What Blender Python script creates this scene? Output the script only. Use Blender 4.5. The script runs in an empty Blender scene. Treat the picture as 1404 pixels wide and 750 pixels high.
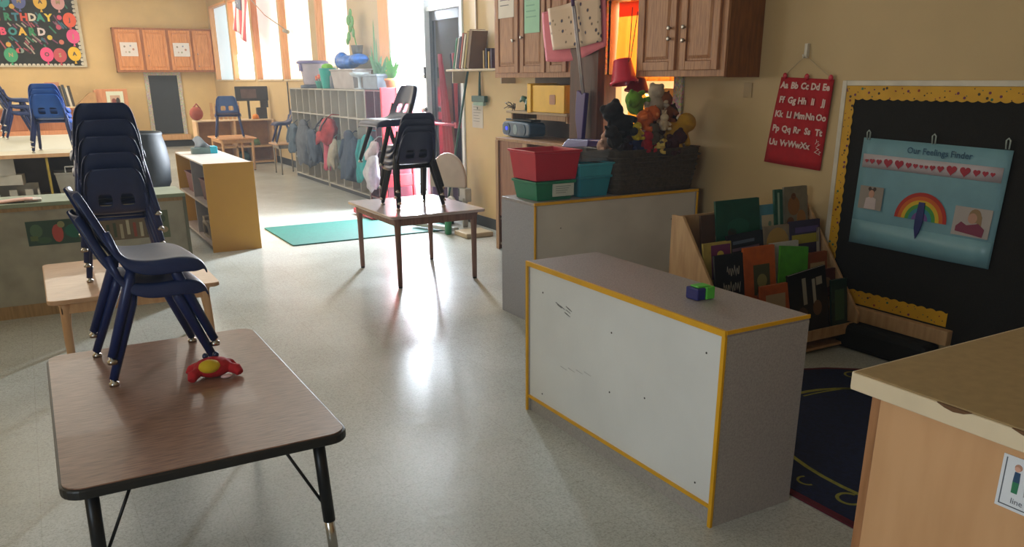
import bpy, bmesh, math, random
from mathutils import Vector, Matrix, noise
random.seed(7)
SC = bpy.context.scene
COL = SC.collection
PI = math.pi

# ---------------------------------------------------------------- colours and materials
def lin(c):
    return c / 12.92 if c <= 0.04045 else ((c + 0.055) / 1.055) ** 2.4
def rgb(h):
    if isinstance(h, str):
        h = [int(h[i:i + 2], 16) for i in (0, 2, 4)]
    return tuple(lin(v / 255) for v in h) + (1.0,)
_M = {}
def mat(name, col, rough=.5, metal=0, var=.06, scale=9, bump=0, bscale=60, kind='noise', col2=None, emit=0, alpha=1, coat=0, trans=0):
    """procedural Principled material; var = how far the colour wanders with a noise"""
    if name in _M: return _M[name]
    m = bpy.data.materials.new(name); m.use_nodes = True
    nt = m.node_tree; N = nt.nodes; L = nt.links; b = N['Principled BSDF']
    c = rgb(col)
    tc = N.new('ShaderNodeTexCoord')
    if kind == 'wood':
        mp = N.new('ShaderNodeMapping'); mp.inputs['Scale'].default_value = col2[1] if isinstance(col2, tuple) and len(col2) == 2 else (14, 14, 1.2)
        L.new(tc.outputs['Object'], mp.inputs[0]); src = mp.outputs[0]
        c2 = rgb(col2[0] if isinstance(col2, tuple) and len(col2) == 2 else col2)
    else:
        src = tc.outputs['Object']
        c2 = rgb(col2) if col2 else tuple(max(0, v * (1 - var * 3)) for v in c[:3]) + (1,)
    n = N.new('ShaderNodeTexNoise'); n.inputs['Scale'].default_value = scale; n.inputs['Detail'].default_value = 5
    L.new(src, n.inputs['Vector'])
    r = N.new('ShaderNodeValToRGB'); r.color_ramp.elements[0].color = c2; r.color_ramp.elements[1].color = c
    r.color_ramp.elements[0].position = .3; r.color_ramp.elements[1].position = .62
    L.new(n.outputs[0], r.inputs[0]); L.new(r.outputs[0], b.inputs['Base Color'])
    b.inputs['Roughness'].default_value = rough; b.inputs['Metallic'].default_value = metal
    b.inputs['Coat Weight'].default_value = coat
    b.inputs['Transmission Weight'].default_value = trans
    if alpha < 1: b.inputs['Alpha'].default_value = alpha
    if emit:
        L.new(r.outputs[0], b.inputs['Emission Color']); b.inputs['Emission Strength'].default_value = emit
    if bump:
        n2 = N.new('ShaderNodeTexNoise'); n2.inputs['Scale'].default_value = bscale; n2.inputs['Detail'].default_value = 3
        L.new(src, n2.inputs['Vector'])
        bm = N.new('ShaderNodeBump'); bm.inputs['Strength'].default_value = bump; bm.inputs['Distance'].default_value = .004
        L.new(n2.outputs[0], bm.inputs['Height']); L.new(bm.outputs[0], b.inputs['Normal'])
    _M[name] = m
    return m
def flat(h, rough=.6):
    return mat('paint_' + (h if isinstance(h, str) else '%02x%02x%02x' % tuple(h)), h, rough, var=.02)

def floor_mat():
    m = bpy.data.materials.new('floor_vinyl'); m.use_nodes = True
    nt = m.node_tree; N = nt.nodes; L = nt.links; b = N['Principled BSDF']
    tc = N.new('ShaderNodeTexCoord')
    n = N.new('ShaderNodeTexNoise'); n.inputs['Scale'].default_value = 120; n.inputs['Detail'].default_value = 4; n.inputs['Roughness'].default_value = .8
    L.new(tc.outputs['Object'], n.inputs['Vector'])
    r = N.new('ShaderNodeValToRGB'); e = r.color_ramp.elements
    e[0].color = rgb('a6a7a0'); e[0].position = .38; e[1].color = rgb('bfc1bb'); e[1].position = .5
    x = e.new(.68); x.color = rgb('cdcfca')
    L.new(n.outputs[0], r.inputs[0])
    n3 = N.new('ShaderNodeTexNoise'); n3.inputs['Scale'].default_value = 1.3; n3.inputs['Detail'].default_value = 2
    L.new(tc.outputs['Object'], n3.inputs['Vector'])
    r3 = N.new('ShaderNodeValToRGB'); r3.color_ramp.elements[0].color = (.86, .86, .83, 1); r3.color_ramp.elements[1].color = (1, 1, 1, 1)
    r3.color_ramp.elements[0].position = .35; r3.color_ramp.elements[1].position = .6
    L.new(n3.outputs[0], r3.inputs[0])
    mx = N.new('ShaderNodeMix'); mx.data_type = 'RGBA'; mx.blend_type = 'MULTIPLY'; mx.inputs[0].default_value = 1
    L.new(r.outputs[0], mx.inputs[6]); L.new(r3.outputs[0], mx.inputs[7])
    br = N.new('ShaderNodeTexBrick'); br.offset = 0; br.inputs['Scale'].default_value = 1
    br.inputs['Brick Width'].default_value = .305; br.inputs['Row Height'].default_value = .305; br.inputs['Mortar Size'].default_value = .0012
    br.inputs['Color1'].default_value = (1, 1, 1, 1); br.inputs['Color2'].default_value = (.965, .965, .955, 1); br.inputs['Mortar'].default_value = (.8, .79, .75, 1)
    L.new(tc.outputs['Object'], br.inputs['Vector'])
    mx2 = N.new('ShaderNodeMix'); mx2.data_type = 'RGBA'; mx2.blend_type = 'MULTIPLY'; mx2.inputs[0].default_value = 1
    L.new(mx.outputs[2], mx2.inputs[6]); L.new(br.outputs[0], mx2.inputs[7])
    L.new(mx2.outputs[2], b.inputs['Base Color'])
    n2 = N.new('ShaderNodeTexNoise'); n2.inputs['Scale'].default_value = 3; n2.inputs['Detail'].default_value = 5
    L.new(tc.outputs['Object'], n2.inputs['Vector'])
    rr = N.new('ShaderNodeMapRange'); rr.inputs['To Min'].default_value = .2; rr.inputs['To Max'].default_value = .3
    L.new(n2.outputs[0], rr.inputs[0]); L.new(rr.outputs[0], b.inputs['Roughness'])
    bm = N.new('ShaderNodeBump'); bm.inputs['Strength'].default_value = .12; bm.inputs['Distance'].default_value = .01
    n4 = N.new('ShaderNodeTexNoise'); n4.inputs['Scale'].default_value = 14
    L.new(tc.outputs['Object'], n4.inputs['Vector']); L.new(n4.outputs[0], bm.inputs['Height']); L.new(bm.outputs[0], b.inputs['Normal'])
    return m

# ---------------------------------------------------------------- mesh builder
ORIGIN = {}
class MB:
    def __init__(s, *mats):
        s.v = []; s.f = []; s.mi = []; s.sm = []; s.mats = list(mats)
    def mid(s, m):
        if m is None: return 0
        if m not in s.mats: s.mats.append(m)
        return s.mats.index(m)
    def add(s, vs, fs, m=None, sm=False):
        o = len(s.v); s.v += [Vector(p) for p in vs]; k = s.mid(m)
        for f in fs:
            s.f.append([o + i for i in f]); s.mi.append(k); s.sm.append(sm)
        return s
    def box(s, a, b, m=None, rz=0, piv=None):
        x0, y0, z0 = a; x1, y1, z1 = b
        vs = [(x, y, z) for z in (z0, z1) for x, y in ((x0, y0), (x1, y0), (x1, y1), (x0, y1))]
        if rz:
            p = Vector(piv) if piv else Vector(((x0 + x1) / 2, (y0 + y1) / 2, 0)); R = Matrix.Rotation(rz, 3, 'Z')
            p = Vector((p.x, p.y, 0)); vs = [R @ (Vector(v) - p) + p for v in vs]
        return s.add(vs, [(3, 2, 1, 0), (4, 5, 6, 7), (0, 1, 5, 4), (1, 2, 6, 5), (2, 3, 7, 6), (3, 0, 4, 7)], m)
    def hexa(s, bot, top, m=None):
        return s.add(list(bot) + list(top), [(3, 2, 1, 0), (4, 5, 6, 7), (0, 1, 5, 4), (1, 2, 6, 5), (2, 3, 7, 6), (3, 0, 4, 7)], m)
    def tube(s, pts, r, seg=10, m=None, closed=False):
        pts = [Vector(p) for p in pts]; n = len(pts); rs = r if isinstance(r, (list, tuple)) else [r] * n
        vs = []; fs = []; prev = None
        for i, p in enumerate(pts):
            d = (pts[min(i + 1, n - 1)] - pts[max(i - 1, 0)]).normalized()
            if prev is None:
                a = Vector((0, 0, 1)) if abs(d.z) < .9 else Vector((1, 0, 0)); u = d.cross(a).normalized()
            else:
                u = (prev - d * prev.dot(d)).normalized()
            prev = u; w = d.cross(u)
            for k in range(seg):
                t = 2 * PI * k / seg; vs.append(p + (u * math.cos(t) + w * math.sin(t)) * rs[i])
        for i in range(n - 1):
            for k in range(seg):
                a = i * seg + k; b = i * seg + (k + 1) % seg; fs.append((a, b, b + seg, a + seg))
        fs.append(tuple(range(seg))[::-1]); fs.append(tuple((n - 1) * seg + k for k in range(seg)))
        return s.add(vs, fs, m, True)
    def lathe(s, prof, c, seg=24, m=None, sx=1, sy=1, cap=True):
        vs = []; fs = []; n = len(prof)
        for r, z in prof:
            for k in range(seg):
                t = 2 * PI * k / seg; vs.append((c[0] + r * math.cos(t) * sx, c[1] + r * math.sin(t) * sy, c[2] + z))
        for i in range(n - 1):
            for k in range(seg):
                a = i * seg + k; b = i * seg + (k + 1) % seg; fs.append((a, b, b + seg, a + seg))
        if cap:
            fs.append(tuple(range(seg))[::-1]); fs.append(tuple((n - 1) * seg + k for k in range(seg)))
        return s.add(vs, fs, m, True)
    def ell(s, c, r, m=None, seg=14, rings=8, rot=None):
        if not isinstance(r, (tuple, list)): r = (r, r, r)
        vs = []; fs = []
        for i in range(rings + 1):
            ph = PI * i / rings
            for k in range(seg):
                t = 2 * PI * k / seg
                v = Vector((r[0] * math.sin(ph) * math.cos(t), r[1] * math.sin(ph) * math.sin(t), -r[2] * math.cos(ph)))
                if rot: v = rot @ v
                vs.append(v + Vector(c))
        for i in range(rings):
            for k in range(seg):
                a = i * seg + k; b = i * seg + (k + 1) % seg; fs.append((a, b, b + seg, a + seg))
        return s.add(vs, fs, m, True)
    def prism(s, pts, fn, d0, d1, m=None, sm=False):
        """outline pts (u,v) -> fn(u,v,d) between depths d0 and d1"""
        n = len(pts); vs = [fn(u, v, d0) for u, v in pts] + [fn(u, v, d1) for u, v in pts]
        fs = [tuple(range(n))[::-1], tuple(range(n, 2 * n))] + [(i, (i + 1) % n, n + (i + 1) % n, n + i) for i in range(n)]
        return s.add(vs, fs, m, sm)
    def sheet(s, fn, nu, nv, th=0, m=None, nrm=(1, 0, 0)):
        vs = []; fs = []; W = Vector(nrm) * th
        for j in range(nv + 1):
            for i in range(nu + 1): vs.append(Vector(fn(i / nu, j / nv)))
        for j in range(nv):
            for i in range(nu):
                a = j * (nu + 1) + i; fs.append((a, a + 1, a + nu + 2, a + nu + 1))
        if th:
            o = len(vs); vs += [v + W for v in vs]; fs += [tuple(o + i for i in f[::-1]) for f in list(fs)]
            per = [i for i in range(nu + 1)] + [(nu + 1) * j + nu for j in range(1, nv + 1)] + [(nu + 1) * nv + i for i in range(nu - 1, -1, -1)] + [(nu + 1) * j for j in range(nv - 1, 0, -1)]
            for a, b in zip(per, per[1:] + per[:1]): fs.append((b, a, o + a, o + b))
        return s.add(vs, fs, m, True)
    def islands(s):
        p = list(range(len(s.v)))
        def find(a):
            while p[a] != a: p[a] = p[p[a]]; a = p[a]
            return a
        for f in s.f:
            for a in f[1:]: p[find(a)] = find(f[0])
        g = {}
        for k, f in enumerate(s.f): g.setdefault(find(f[0]), []).append(k)
        return list(g.values())
    def build(s, name, parent=None, bevel=0, local=False, bseg=2):
        # panels, legs, shelves and the like become one object per piece
        if parent is not None and name in ('side_panel', 'leg', 'divider', 'bracket', 'shelf', 'stand', 'sweeper_head', 'frame') and not local:
            gs = s.islands()
            if len(gs) > 1:
                out = None
                for g in gs:
                    q = MB(*s.mats); ids = sorted({i for k in g for i in s.f[k]}); mp = {a: b for b, a in enumerate(ids)}
                    q.v = [s.v[i] for i in ids]; q.f = [[mp[i] for i in s.f[k]] for k in g]; q.mi = [s.mi[k] for k in g]; q.sm = [s.sm[k] for k in g]
                    if name == 'leg' and len(gs) == 1: return q._build(name, parent, bevel, local)
                    out = q._build(name, parent, bevel, local)
                return out
        return s._build(name, parent, bevel, local)
    def _build(s, name, parent=None, bevel=0, local=False):
        me = bpy.data.meshes.new(name)
        ob = bpy.data.objects.new(name, me); COL.objects.link(ob)
        if local: org = Vector((0, 0, 0))
        elif parent is not None: org = ORIGIN.get(parent.name, Vector((0, 0, 0)))
        else:
            xs = [v.x for v in s.v]; ys = [v.y for v in s.v]; zs = [v.z for v in s.v]
            org = Vector(((min(xs) + max(xs)) / 2, (min(ys) + max(ys)) / 2, min(zs)))
            ob.location = org
        ORIGIN[ob.name] = org
        me.from_pydata([tuple(v - org) for v in s.v], [], s.f)
        for m in s.mats: me.materials.append(m)
        me.polygons.foreach_set('material_index', s.mi); me.polygons.foreach_set('use_smooth', s.sm)
        bm = bmesh.new(); bm.from_mesh(me); bmesh.ops.recalc_face_normals(bm, faces=bm.faces); bm.to_mesh(me); bm.free()
        me.update()
        if parent is not None: ob.parent = parent
        if bevel:
            md = ob.modifiers.new('bevel', 'BEVEL'); md.width = bevel; md.segments = 2; md.limit_method = 'ANGLE'; md.angle_limit = math.radians(40)
            for p in me.polygons: pass
        return ob
def tag(o, label, cat, group=None, kind=None):
    if label: o['label'] = label
    if cat: o['category'] = cat
    if group: o['group'] = group
    if kind: o['kind'] = kind
    return o
def thing(name, label, cat, loc, group=None):
    o = bpy.data.objects.new(name, None); COL.objects.link(o); o.location = loc; o.empty_display_size = .1
    ORIGIN[o.name] = Vector(loc)
    return tag(o, label, cat, group)
def struct(o): o['kind'] = 'structure'; return o
def copy_tree(o, parent=None):
    c = o.copy(); COL.objects.link(c)
    if parent is not None: c.parent = parent
    for ch in list(o.children): copy_tree(ch, c)
    return c
def rounded(w, h, r, n=5, cx=0, cy=0):
    pts = []
    for qx, qy, a0 in ((1, 1, 0), (-1, 1, 90), (-1, -1, 180), (1, -1, 270)):
        for i in range(n + 1):
            a = math.radians(a0 + 90 * i / n); pts.append((cx + qx * (w / 2 - r) + r * math.cos(a), cy + qy * (h / 2 - r) + r * math.sin(a)))
    return pts
def circ(cx, cy, r, n=20, sy=1): return [(cx + r * math.cos(2 * PI * i / n), cy + sy * r * math.sin(2 * PI * i / n)) for i in range(n)]
def heart(cx, cy, s, n=22):
    P = []
    for i in range(n):
        t = 2 * PI * i / n; P.append((cx + s * 16 * math.sin(t) ** 3 / 17, cy + s * (13 * math.cos(t) - 5 * math.cos(2 * t) - 2 * math.cos(3 * t) - math.cos(4 * t)) / 17))
    return P
XY = lambda u, v, d: (u, v, d)
def wallx(x):            # picture on a wall facing -x: u to the right as seen = -y
    return lambda u, v, d: (x - d, -u, v)
def text_mesh(mb, txt, fn, u, v, size, m, d0=.001, d1=.003, ang=0, bold=0, sx=1):
    """adds real lettering; fn(u,v,d)"""
    cu = bpy.data.curves.new('t', 'FONT'); cu.body = txt; cu.size = size; cu.align_x = 'CENTER'; cu.align_y = 'CENTER'; cu.resolution_u = 2
    cu.offset = bold
    ob = bpy.data.objects.new('t', cu); COL.objects.link(ob)
    dg = bpy.context.evaluated_depsgraph_get(); me = bpy.data.meshes.new_from_object(ob.evaluated_get(dg))
    ca, sa = math.cos(ang), math.sin(ang); P = []
    for q in me.vertices:
        a, b = q.co.x * sx, q.co.y; P.append((u + a * ca - b * sa, v + a * sa + b * ca))
    fs = [tuple(p.vertices) for p in me.polygons]
    mb.add([fn(a, b, d1) for a, b in P], fs, m)
    bpy.data.objects.remove(ob); bpy.data.curves.remove(cu); bpy.data.meshes.remove(me)

# ---------------------------------------------------------------- shared materials
WALL = mat('wall_paint', 'c0a678', .55, var=.03, scale=2.5, bump=.15, bscale=40)
WALL2 = mat('back_wall_paint', 'd8b981', .6, var=.03, scale=2.5)
WHITE = mat('white_laminate', 'dcdcda', .35, var=.03, scale=3)
GREYLAM = mat('grey_speckled_laminate', 'a39a97', .4, var=.12, scale=160)
GREYL2 = mat('light_grey_laminate', 'aaa59f', .42, var=.08, scale=140)
YEDGE = mat('yellow_edge_band', 'e3a90f', .45, var=.04)
OAK = mat('honey_oak', 'b07c52', .42, kind='wood', scale=6, col2=('8a5837', (16, 16, 1.3)), coat=.2)
OAKD = mat('dark_oak_side', '875018', .5, kind='wood', scale=5, col2=('6a3c0e', (10, 10, 1.5)))
OAKB = mat('orange_oak', 'd68f56', .45, kind='wood', scale=5, col2=('b87440', (12, 12, 1.2)))
MAPLE = mat('maple_ply', 'cfa272', .45, kind='wood', scale=4, col2=('c09063', (9, 9, 1.2)))
MAPLE_H = mat('maple_top', 'c9a079', .42, kind='wood', scale=4, col2=('b98d66', (2, 14, 9)), coat=.2)
BIRCH = mat('pale_birch', 'bf9a6f', .5, kind='wood', scale=4, col2=('a9835a', (8, 8, 1.2)))
WALNUT = mat('walnut_laminate', '95705a', .33, kind='wood', scale=5, col2=('6b4d3e', (3, 26, 10)), coat=.15)
BLACKM = mat('black_metal', '17191b', .4, .3)
BLACKE = mat('black_vinyl_edge', '141414', .45)
CHROME = mat('nickel', 'b8b4ac', .25, 1, var=.02)
NAVY = mat('navy_plastic', '182b58', .42, var=.05, scale=30, bump=.12, bscale=200)
NAVYT = mat('navy_tube', '15295e', .35, .1)
BLUE = mat('royal_blue_plastic', '1659b4', .35, var=.04)
BLUEP = mat('faded_blue_plastic', '42629e', .4, var=.04)
DARKN = mat('dark_charcoal_plastic', '222c50', .33, var=.05, coat=.2)
RED = mat('red_plastic', 'c01d33', .35, var=.04)
GREEN = mat('green_plastic', '0c7a52', .4, var=.04)
TEAL = mat('teal_plastic', '2a8a9c', .35, var=.05)
CREAM = mat('cream_counter', 'e2cfae', .4, var=.03)
BLACKB = mat('black_felt', '1b1a17', .95, var=.1, scale=90, bump=.4, bscale=300)

# ---------------------------------------------------------------- the setting
WX = 4.05; BY = 21.3; LX = -2.65; FY = -2.6; CZ = 3.4
fl = MB(floor_mat()); fl.box((LX - .1, FY - .1, -.12), (WX + .15, BY + .15, 0)); struct(fl.build('floor'))
c = MB(mat('ceiling_tile', 'd8d2c4', .9, var=.03)); c.box((LX - .1, FY - .1, CZ), (WX + .15, BY + .15, CZ + .1)); struct(c.build('ceiling'))
# right wall with its openings: y ranges cut out
WINS = [(19.22, 20.95), (17.23, 18.98), (15.18, 16.98), (13.33, 15.03), (11.57, 12.98)]
SILL = 1.5; WTOP = 3.08
DY0, DY1, DZ = 8.12, 10.05, 2.95
PY0, PY1, PZ0, PZ1 = 4.72, 5.55, .98, 2.06
w = MB(WALL)
cuts = sorted([(a, b, SILL, WTOP) for a, b in WINS] + [(DY0, DY1, 0, DZ), (PY0, PY1, PZ0, PZ1)])
y = FY
for a, b, z0, z1 in cuts:
    w.box((WX, y, 0), (WX + .15, a, CZ))
    if z0 > 0: w.box((WX, a, 0), (WX + .15, b, z0))
    w.box((WX, a, z1), (WX + .15, b, CZ)); y = b
w.box((WX, y, 0), (WX + .15, BY + .15, CZ)); struct(w.build('wall_right'))
w = MB(WALL2); w.box((LX - .1, BY, 0), (WX, BY + .15, CZ)); struct(w.build('wall_back'))
# left wall: outside the picture, with the daylight windows that light the near side
w = MB(WALL2)
LW = [(-1.0, .9), (7.0, 9.0), (13.0, 18.5)]; y = FY
for a, b in LW:
    w.box((LX - .15, y, 0), (LX, a, CZ)); w.box((LX - .15, a, 0), (LX, b, 1.0)); w.box((LX - .15, a, 2.5), (LX, b, CZ)); y = b
w.box((LX - .15, y, 0), (LX, BY, CZ)); struct(w.build('wall_left'))
w = MB(WALL2); w.box((LX, FY - .1, 0), (WX, FY, CZ)); struct(w.build('wall_front'))
BB = mat('black_baseboard', '1d2426', .5)
for nm, a, b in (('baseboard_right', (WX - .012, FY, 0), (WX, 4.2, .11)), ('baseboard_right', (WX - .012, 6.6, 0), (WX, DY0 - .06, .11)), ('baseboard_right', (WX - .012, DY1 + .1, 0), (WX, BY, .12)), ('baseboard_back', (LX, BY - .012, 0), (WX - .02, BY, .14))):
    k = MB(BB); k.box(a, b); struct(k.build(nm, bevel=.004))

# windows: frame, roller shade and glass, the daylight in them put in as emission
SHADE = mat('sunlit_roller_shade', 'fff1dc', .8, var=.02, scale=2, emit=.6)
SHADE2 = mat('sunlit_pink_shade', 'fdeae4', .8, var=.02, scale=2, emit=.58)
SKYG = mat('bright_window_glass', 'c4dff0', .3, var=.03, scale=1.5, emit=.58)
WFR = mat('window_frame_wood', 'e0a878', .5, kind='wood', scale=4, col2='d0955f')
for i, (a, b) in enumerate(WINS):
    n = 'window_%d' % (5 - i)
    r = thing(n, None, None, (WX, (a + b) / 2, SILL)); struct(r)
    f = MB(WFR)
    t = .07
    f.box((WX - .02, a - .02, SILL - .03), (WX + .12, b + .02, SILL), mat('pale_sill', 'cdbb9c', .5)); f.box((WX - .03, a, WTOP - .05), (WX + .12, b, WTOP))
    f.box((WX + .0, a, SILL), (WX + .12, a + .03, WTOP), mat('grey_tan_jamb', 'b09a7c', .6)); f.box((WX - .03, b - t, SILL), (WX + .12, b, WTOP))
    o = f.build('window_frame', r, bevel=.006)
    g = MB((SKYG, SHADE2, SHADE2, SHADE, SHADE)[i]); g.box((WX + .075, a + .03, SILL), (WX + .085, b - .05, WTOP - .04)); g.build('window_shade', r)
    if i in (1, 4):
        g = MB(mat('bright_pane', 'ffffff', .3, var=.01, emit=2)); g.box((WX + .06, a + .05, SILL + .02), (WX + .07, b - .08, SILL + (.5 if i == 1 else .12))); g.build('pane', r)

# door: bright open side, closed dark leaf, light frame
r = thing('door_1', None, None, (WX, 9, 0)); struct(r)
DFR = mat('door_frame_paint', 'd5d9da', .4, var=.02); DOR = mat('orange_door_trim', 'eaa65c', .5, kind='wood', scale=4, col2='d8914a')
f = MB(DFR)
f.box((WX - .02, DY0 - .06, 0), (WX + .13, DY0, DZ)); f.box((WX - .05, 8.93, 0), (WX + .1, 9.0, 2.9)); f.box((WX - .02, DY0, 2.2), (WX + .1, 8.95, 2.25)); f.box((WX - .02, DY0, DZ - .06), (WX + .1, DY1, DZ))
f.box((WX - .03, DY1 - .06, 0), (WX + .15, DY1, DZ)); f.build('door_frame', r, bevel=.006)
f = MB(DOR); f.box((WX - .03, DY1, 0), (WX + .1, DY1 + .33, DZ)); f.build('door_trim', r, bevel=.006)
DKG = mat('dark_door_glass', '24303a', .15, var=.15, scale=2, coat=.5)
f = MB(mat('door_leaf_edge', '262c31', .4)); f.box((WX + .01, DY0, .02), (WX + .05, DY0 + .08, 2.2)); f.box((WX + .01, 8.85, .02), (WX + .05, 8.93, 2.2)); f.box((WX + .01, DY0 + .08, 2.1), (WX + .05, 8.85, 2.2)); f.box((WX + .01, DY0 + .08, .02), (WX + .05, 8.85, .25))
leaf = f.build('door_leaf', r, bevel=.004)
g = MB(DKG); g.box((WX + .02, DY0 + .08, .25), (WX + .03, 8.85, 2.1)); g.build('pane', leaf)
f = MB(mat('crash_bar_red', 'b8475a', .35)); f.tube([(WX - .06, DY0 + .06, 1.02), (WX - .06, 8.8, 1.02)], .016); f.box((WX - .07, DY0 + .03, .99), (WX + .01, DY0 + .08, 1.05)); f.box((WX - .07, 8.78, .99), (WX + .01, 8.84, 1.05)); f.build('crash_bar', r)
f = MB(CHROME); f.box((WX - .075, 8.93, 1.5), (WX - .05, 8.98, 1.62)); f.tube([(WX - .1, 8.95, 1.16), (WX - .05, 8.95, 1.16)], .03); f.build('door_handle', r)
f = MB(mat('white_transom', 'e8f2ff', .4, emit=1.3)); f.box((WX + .03, DY0, 2.25), (WX + .04, 8.95, DZ - .06)); f.build('transom_pane', r)

# room seen through the pass-through
NRW = mat('next_room_wall', 'e5d9c0', .8, var=.02)
for nm, a, b in (('wall_next_room', (WX + 1.9, 3.9, 0), (WX + 2.0, 7.6, CZ)), ('wall_next_room', (WX + .15, 3.8, 0), (WX + 1.9, 3.9, CZ)), ('wall_next_room', (WX + .15, 7.6, 0), (WX + 1.9, 7.7, CZ)), ('floor_next_room', (WX + .15, 3.9, -.1), (WX + 1.9, 7.6, 0)), ('ceiling_next_room', (WX + .15, 3.9, CZ - .3), (WX + 1.9, 7.6, CZ - .2))):
    pr = MB(NRW); pr.box(a, b); struct(pr.build(nm))

# window_6 : the pass-through opening with patterned trim
r = thing('window_6', None, None, (WX, (PY0 + PY1) / 2, PZ0)); struct(r)
TRM = bpy.data.materials.new('speckled_border_trim'); TRM.use_nodes = True
_n = TRM.node_tree; _v = _n.nodes.new('ShaderNodeTexVoronoi'); _v.inputs['Scale'].default_value = 75
_t = _n.nodes.new('ShaderNodeTexCoord'); _n.links.new(_t.outputs['Object'], _v.inputs['Vector'])
_r = _n.nodes.new('ShaderNodeMix'); _r.data_type = 'RGBA'; _r.inputs[0].default_value = .62; _r.inputs[7].default_value = rgb('b5a68e')
_n.links.new(_v.outputs['Color'], _r.inputs[6]); _n.links.new(_r.outputs[2], _n.nodes['Principled BSDF'].inputs['Base Color'])
f = MB(TRM); f.box((WX - .02, PY1, 0.1), (WX + .02, PY1 + .09, 2.3)); f.box((WX - .02, PY0 - .09, PZ0), (WX + .02, PY0, 2.3)); f.box((WX - .02, PY0, PZ1), (WX + .02, PY1, 2.3)); f.box((WX - .05, PY0, PZ0 - .04), (WX + .16, PY1, PZ0))
f.build('window_frame', r)

# ---------------------------------------------------------------- cabinets and cupboards
def raised_door(parent, y0, y1, z0, z1, x, M, facing=-1, knob=None, axis='x', panel_m=None):
    """raised-panel cupboard door facing -x (axis x) or -y (axis y); y0..y1 is the run along the wall"""
    def bx(mb, a0, a1, b0, b1, d0, d1, m=None):
        if axis == 'x': mb.box((x - d1, a0, b0), (x - d0, a1, b1), m)
        else: mb.box((a0, x - d1, b0), (a1, x - d0, b1), m)
    s = .055; d = MB(M)
    bx(d, y0, y0 + s, z0, z1, 0, .02); bx(d, y1 - s, y1, z0, z1, 0, .02); bx(d, y0 + s, y1 - s, z0, z0 + s, 0, .02); bx(d, y0 + s, y1 - s, z1 - s, z1, 0, .02)
    bx(d, y0 + s, y1 - s, z0 + s, z1 - s, 0, .008)
    P = lambda u, v, dd: (x - dd, u, v) if axis == 'x' else (u, x - dd, v)
    a0, a1, b0, b1 = y0 + s + .012, y1 - s - .012, z0 + s + .012, z1 - s - .012
    q = .022
    lo = [P(a0, b0, .008), P(a1, b0, .008), P(a1, b1, .008), P(a0, b1, .008)]; hi = [P(a0 + q, b0 + q, .018), P(a1 - q, b0 + q, .018), P(a1 - q, b1 - q, .018), P(a0 + q, b1 - q, .018)]
    d.hexa(lo, hi)
    o = d.build('door', parent, bevel=.004)
    if knob:
        for kz in knob[1]:
            k = MB(CHROME)
            p = P(knob[0], kz, .02); n = (-1, 0, 0) if axis == 'x' else (0, -1, 0); p = Vector(p); n = Vector(n)
            k.tube([p, p + n * .012, p + n * .016, p + n * .028, p + n * .03], [.006, .006, .014, .013, .006], 12); k.build('knob', o)
    return o
# oak cupboard by the alphabet chart
r = thing('wall_cabinet', 'honey oak wall cupboard with four round knobs, beside the pink bucket', 'cabinet', (3.9, 4.37, 1.5))
b = MB(OAK, OAKD); b.box((3.75, 3.93, 1.5), (3.77, 4.80, 2.42)); b.box((3.77, 3.96, 1.5), (4.05, 4.8, 1.53)); b.box((3.77, 4.78, 1.5), (4.05, 4.8, 2.4)); b.box((3.77, 3.93, 2.38), (4.05, 4.8, 2.4))
b.build('carcass', r, bevel=.003)
b = MB(OAKD); b.box((3.77, 3.93, 1.495), (4.048, 3.955, 2.4)); b.build('side_panel', r)
raised_door(r, 4.38, 4.76, 1.54, 2.38, 3.75, OAK, knob=(4.425, (1.735, 1.80)))
raised_door(r, 3.98, 4.33, 1.54, 2.38, 3.75, OAK, knob=(4.285, (1.72, 1.80)))
# cupboard left of the hanging cloth
r = thing('wall_cabinet', 'oak wall cupboard with papers taped on its doors, beside the leaning books', 'cabinet', (3.88, 6.18, 1.5))
OAK2 = mat('dull_oak', 'a97a54', .5, kind='wood', scale=5, col2=('8a5f40', (16, 16, 1.3)))
b = MB(OAK2); b.box((3.75, 5.62, 1.5), (3.77, 6.85, 2.5)); b.box((3.77, 5.62, 1.5), (4.05, 6.85, 1.53)); b.box((3.77, 5.62, 1.5), (4.05, 5.64, 2.5)); b.box((3.77, 6.83, 1.5), (4.05, 6.85, 2.5)); b.build('carcass', r, bevel=.003)
raised_door(r, 6.41, 6.80, 1.54, 2.47, 3.75, OAK2, knob=(6.46, (1.8,)))
raised_door(r, 5.98, 6.37, 1.54, 2.47, 3.75, OAK2, knob=(6.32, (1.82,)))
raised_door(r, 5.66, 5.95, 1.54, 2.47, 3.75, OAK2)
def paper(name, label, cat, fn, w, h, col, marks=(), group=None, m=None, seed=1, lines=0, lc='6a6a6a'):
    rr = random.Random(seed); o = MB(m or flat(col, .7)); o.prism([(-w / 2, -h / 2), (w / 2, -h / 2), (w / 2, h / 2), (-w / 2, h / 2)], fn, 0, .0015)
    for i in range(lines):
        v = h / 2 - h * (.15 + .7 * i / max(1, lines)); a = -w * .38; b = a + w * rr.uniform(.4, .75)
        o.prism([(a, v), (b, v), (b, v + h * .02), (a, v + h * .02)], fn, .0015, .002, flat(lc))
    for (u, v, s, cc) in marks: o.prism(circ(u * w, v * h, s * w, 12), fn, .0015, .0022, flat(cc))
    return tag(o.build(name), label, cat, group)
def at(fn0, cu, cv, x): return lambda u, v, d: (x - d, -(cu) - u, cv + v)
paper('paper_sheet', 'white sheet of paper taped to the leftmost oak cupboard door', 'paper', lambda u, v, d: (3.729 - d, 6.60 - u, 2.17 + v), .27, .36, 'd8d0c4', [(-.2, .2, .06, '8c8478'), (.2, -.1, .05, '9a9084'), (0, .3, .05, 'b58a70')], lines=6)
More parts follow.
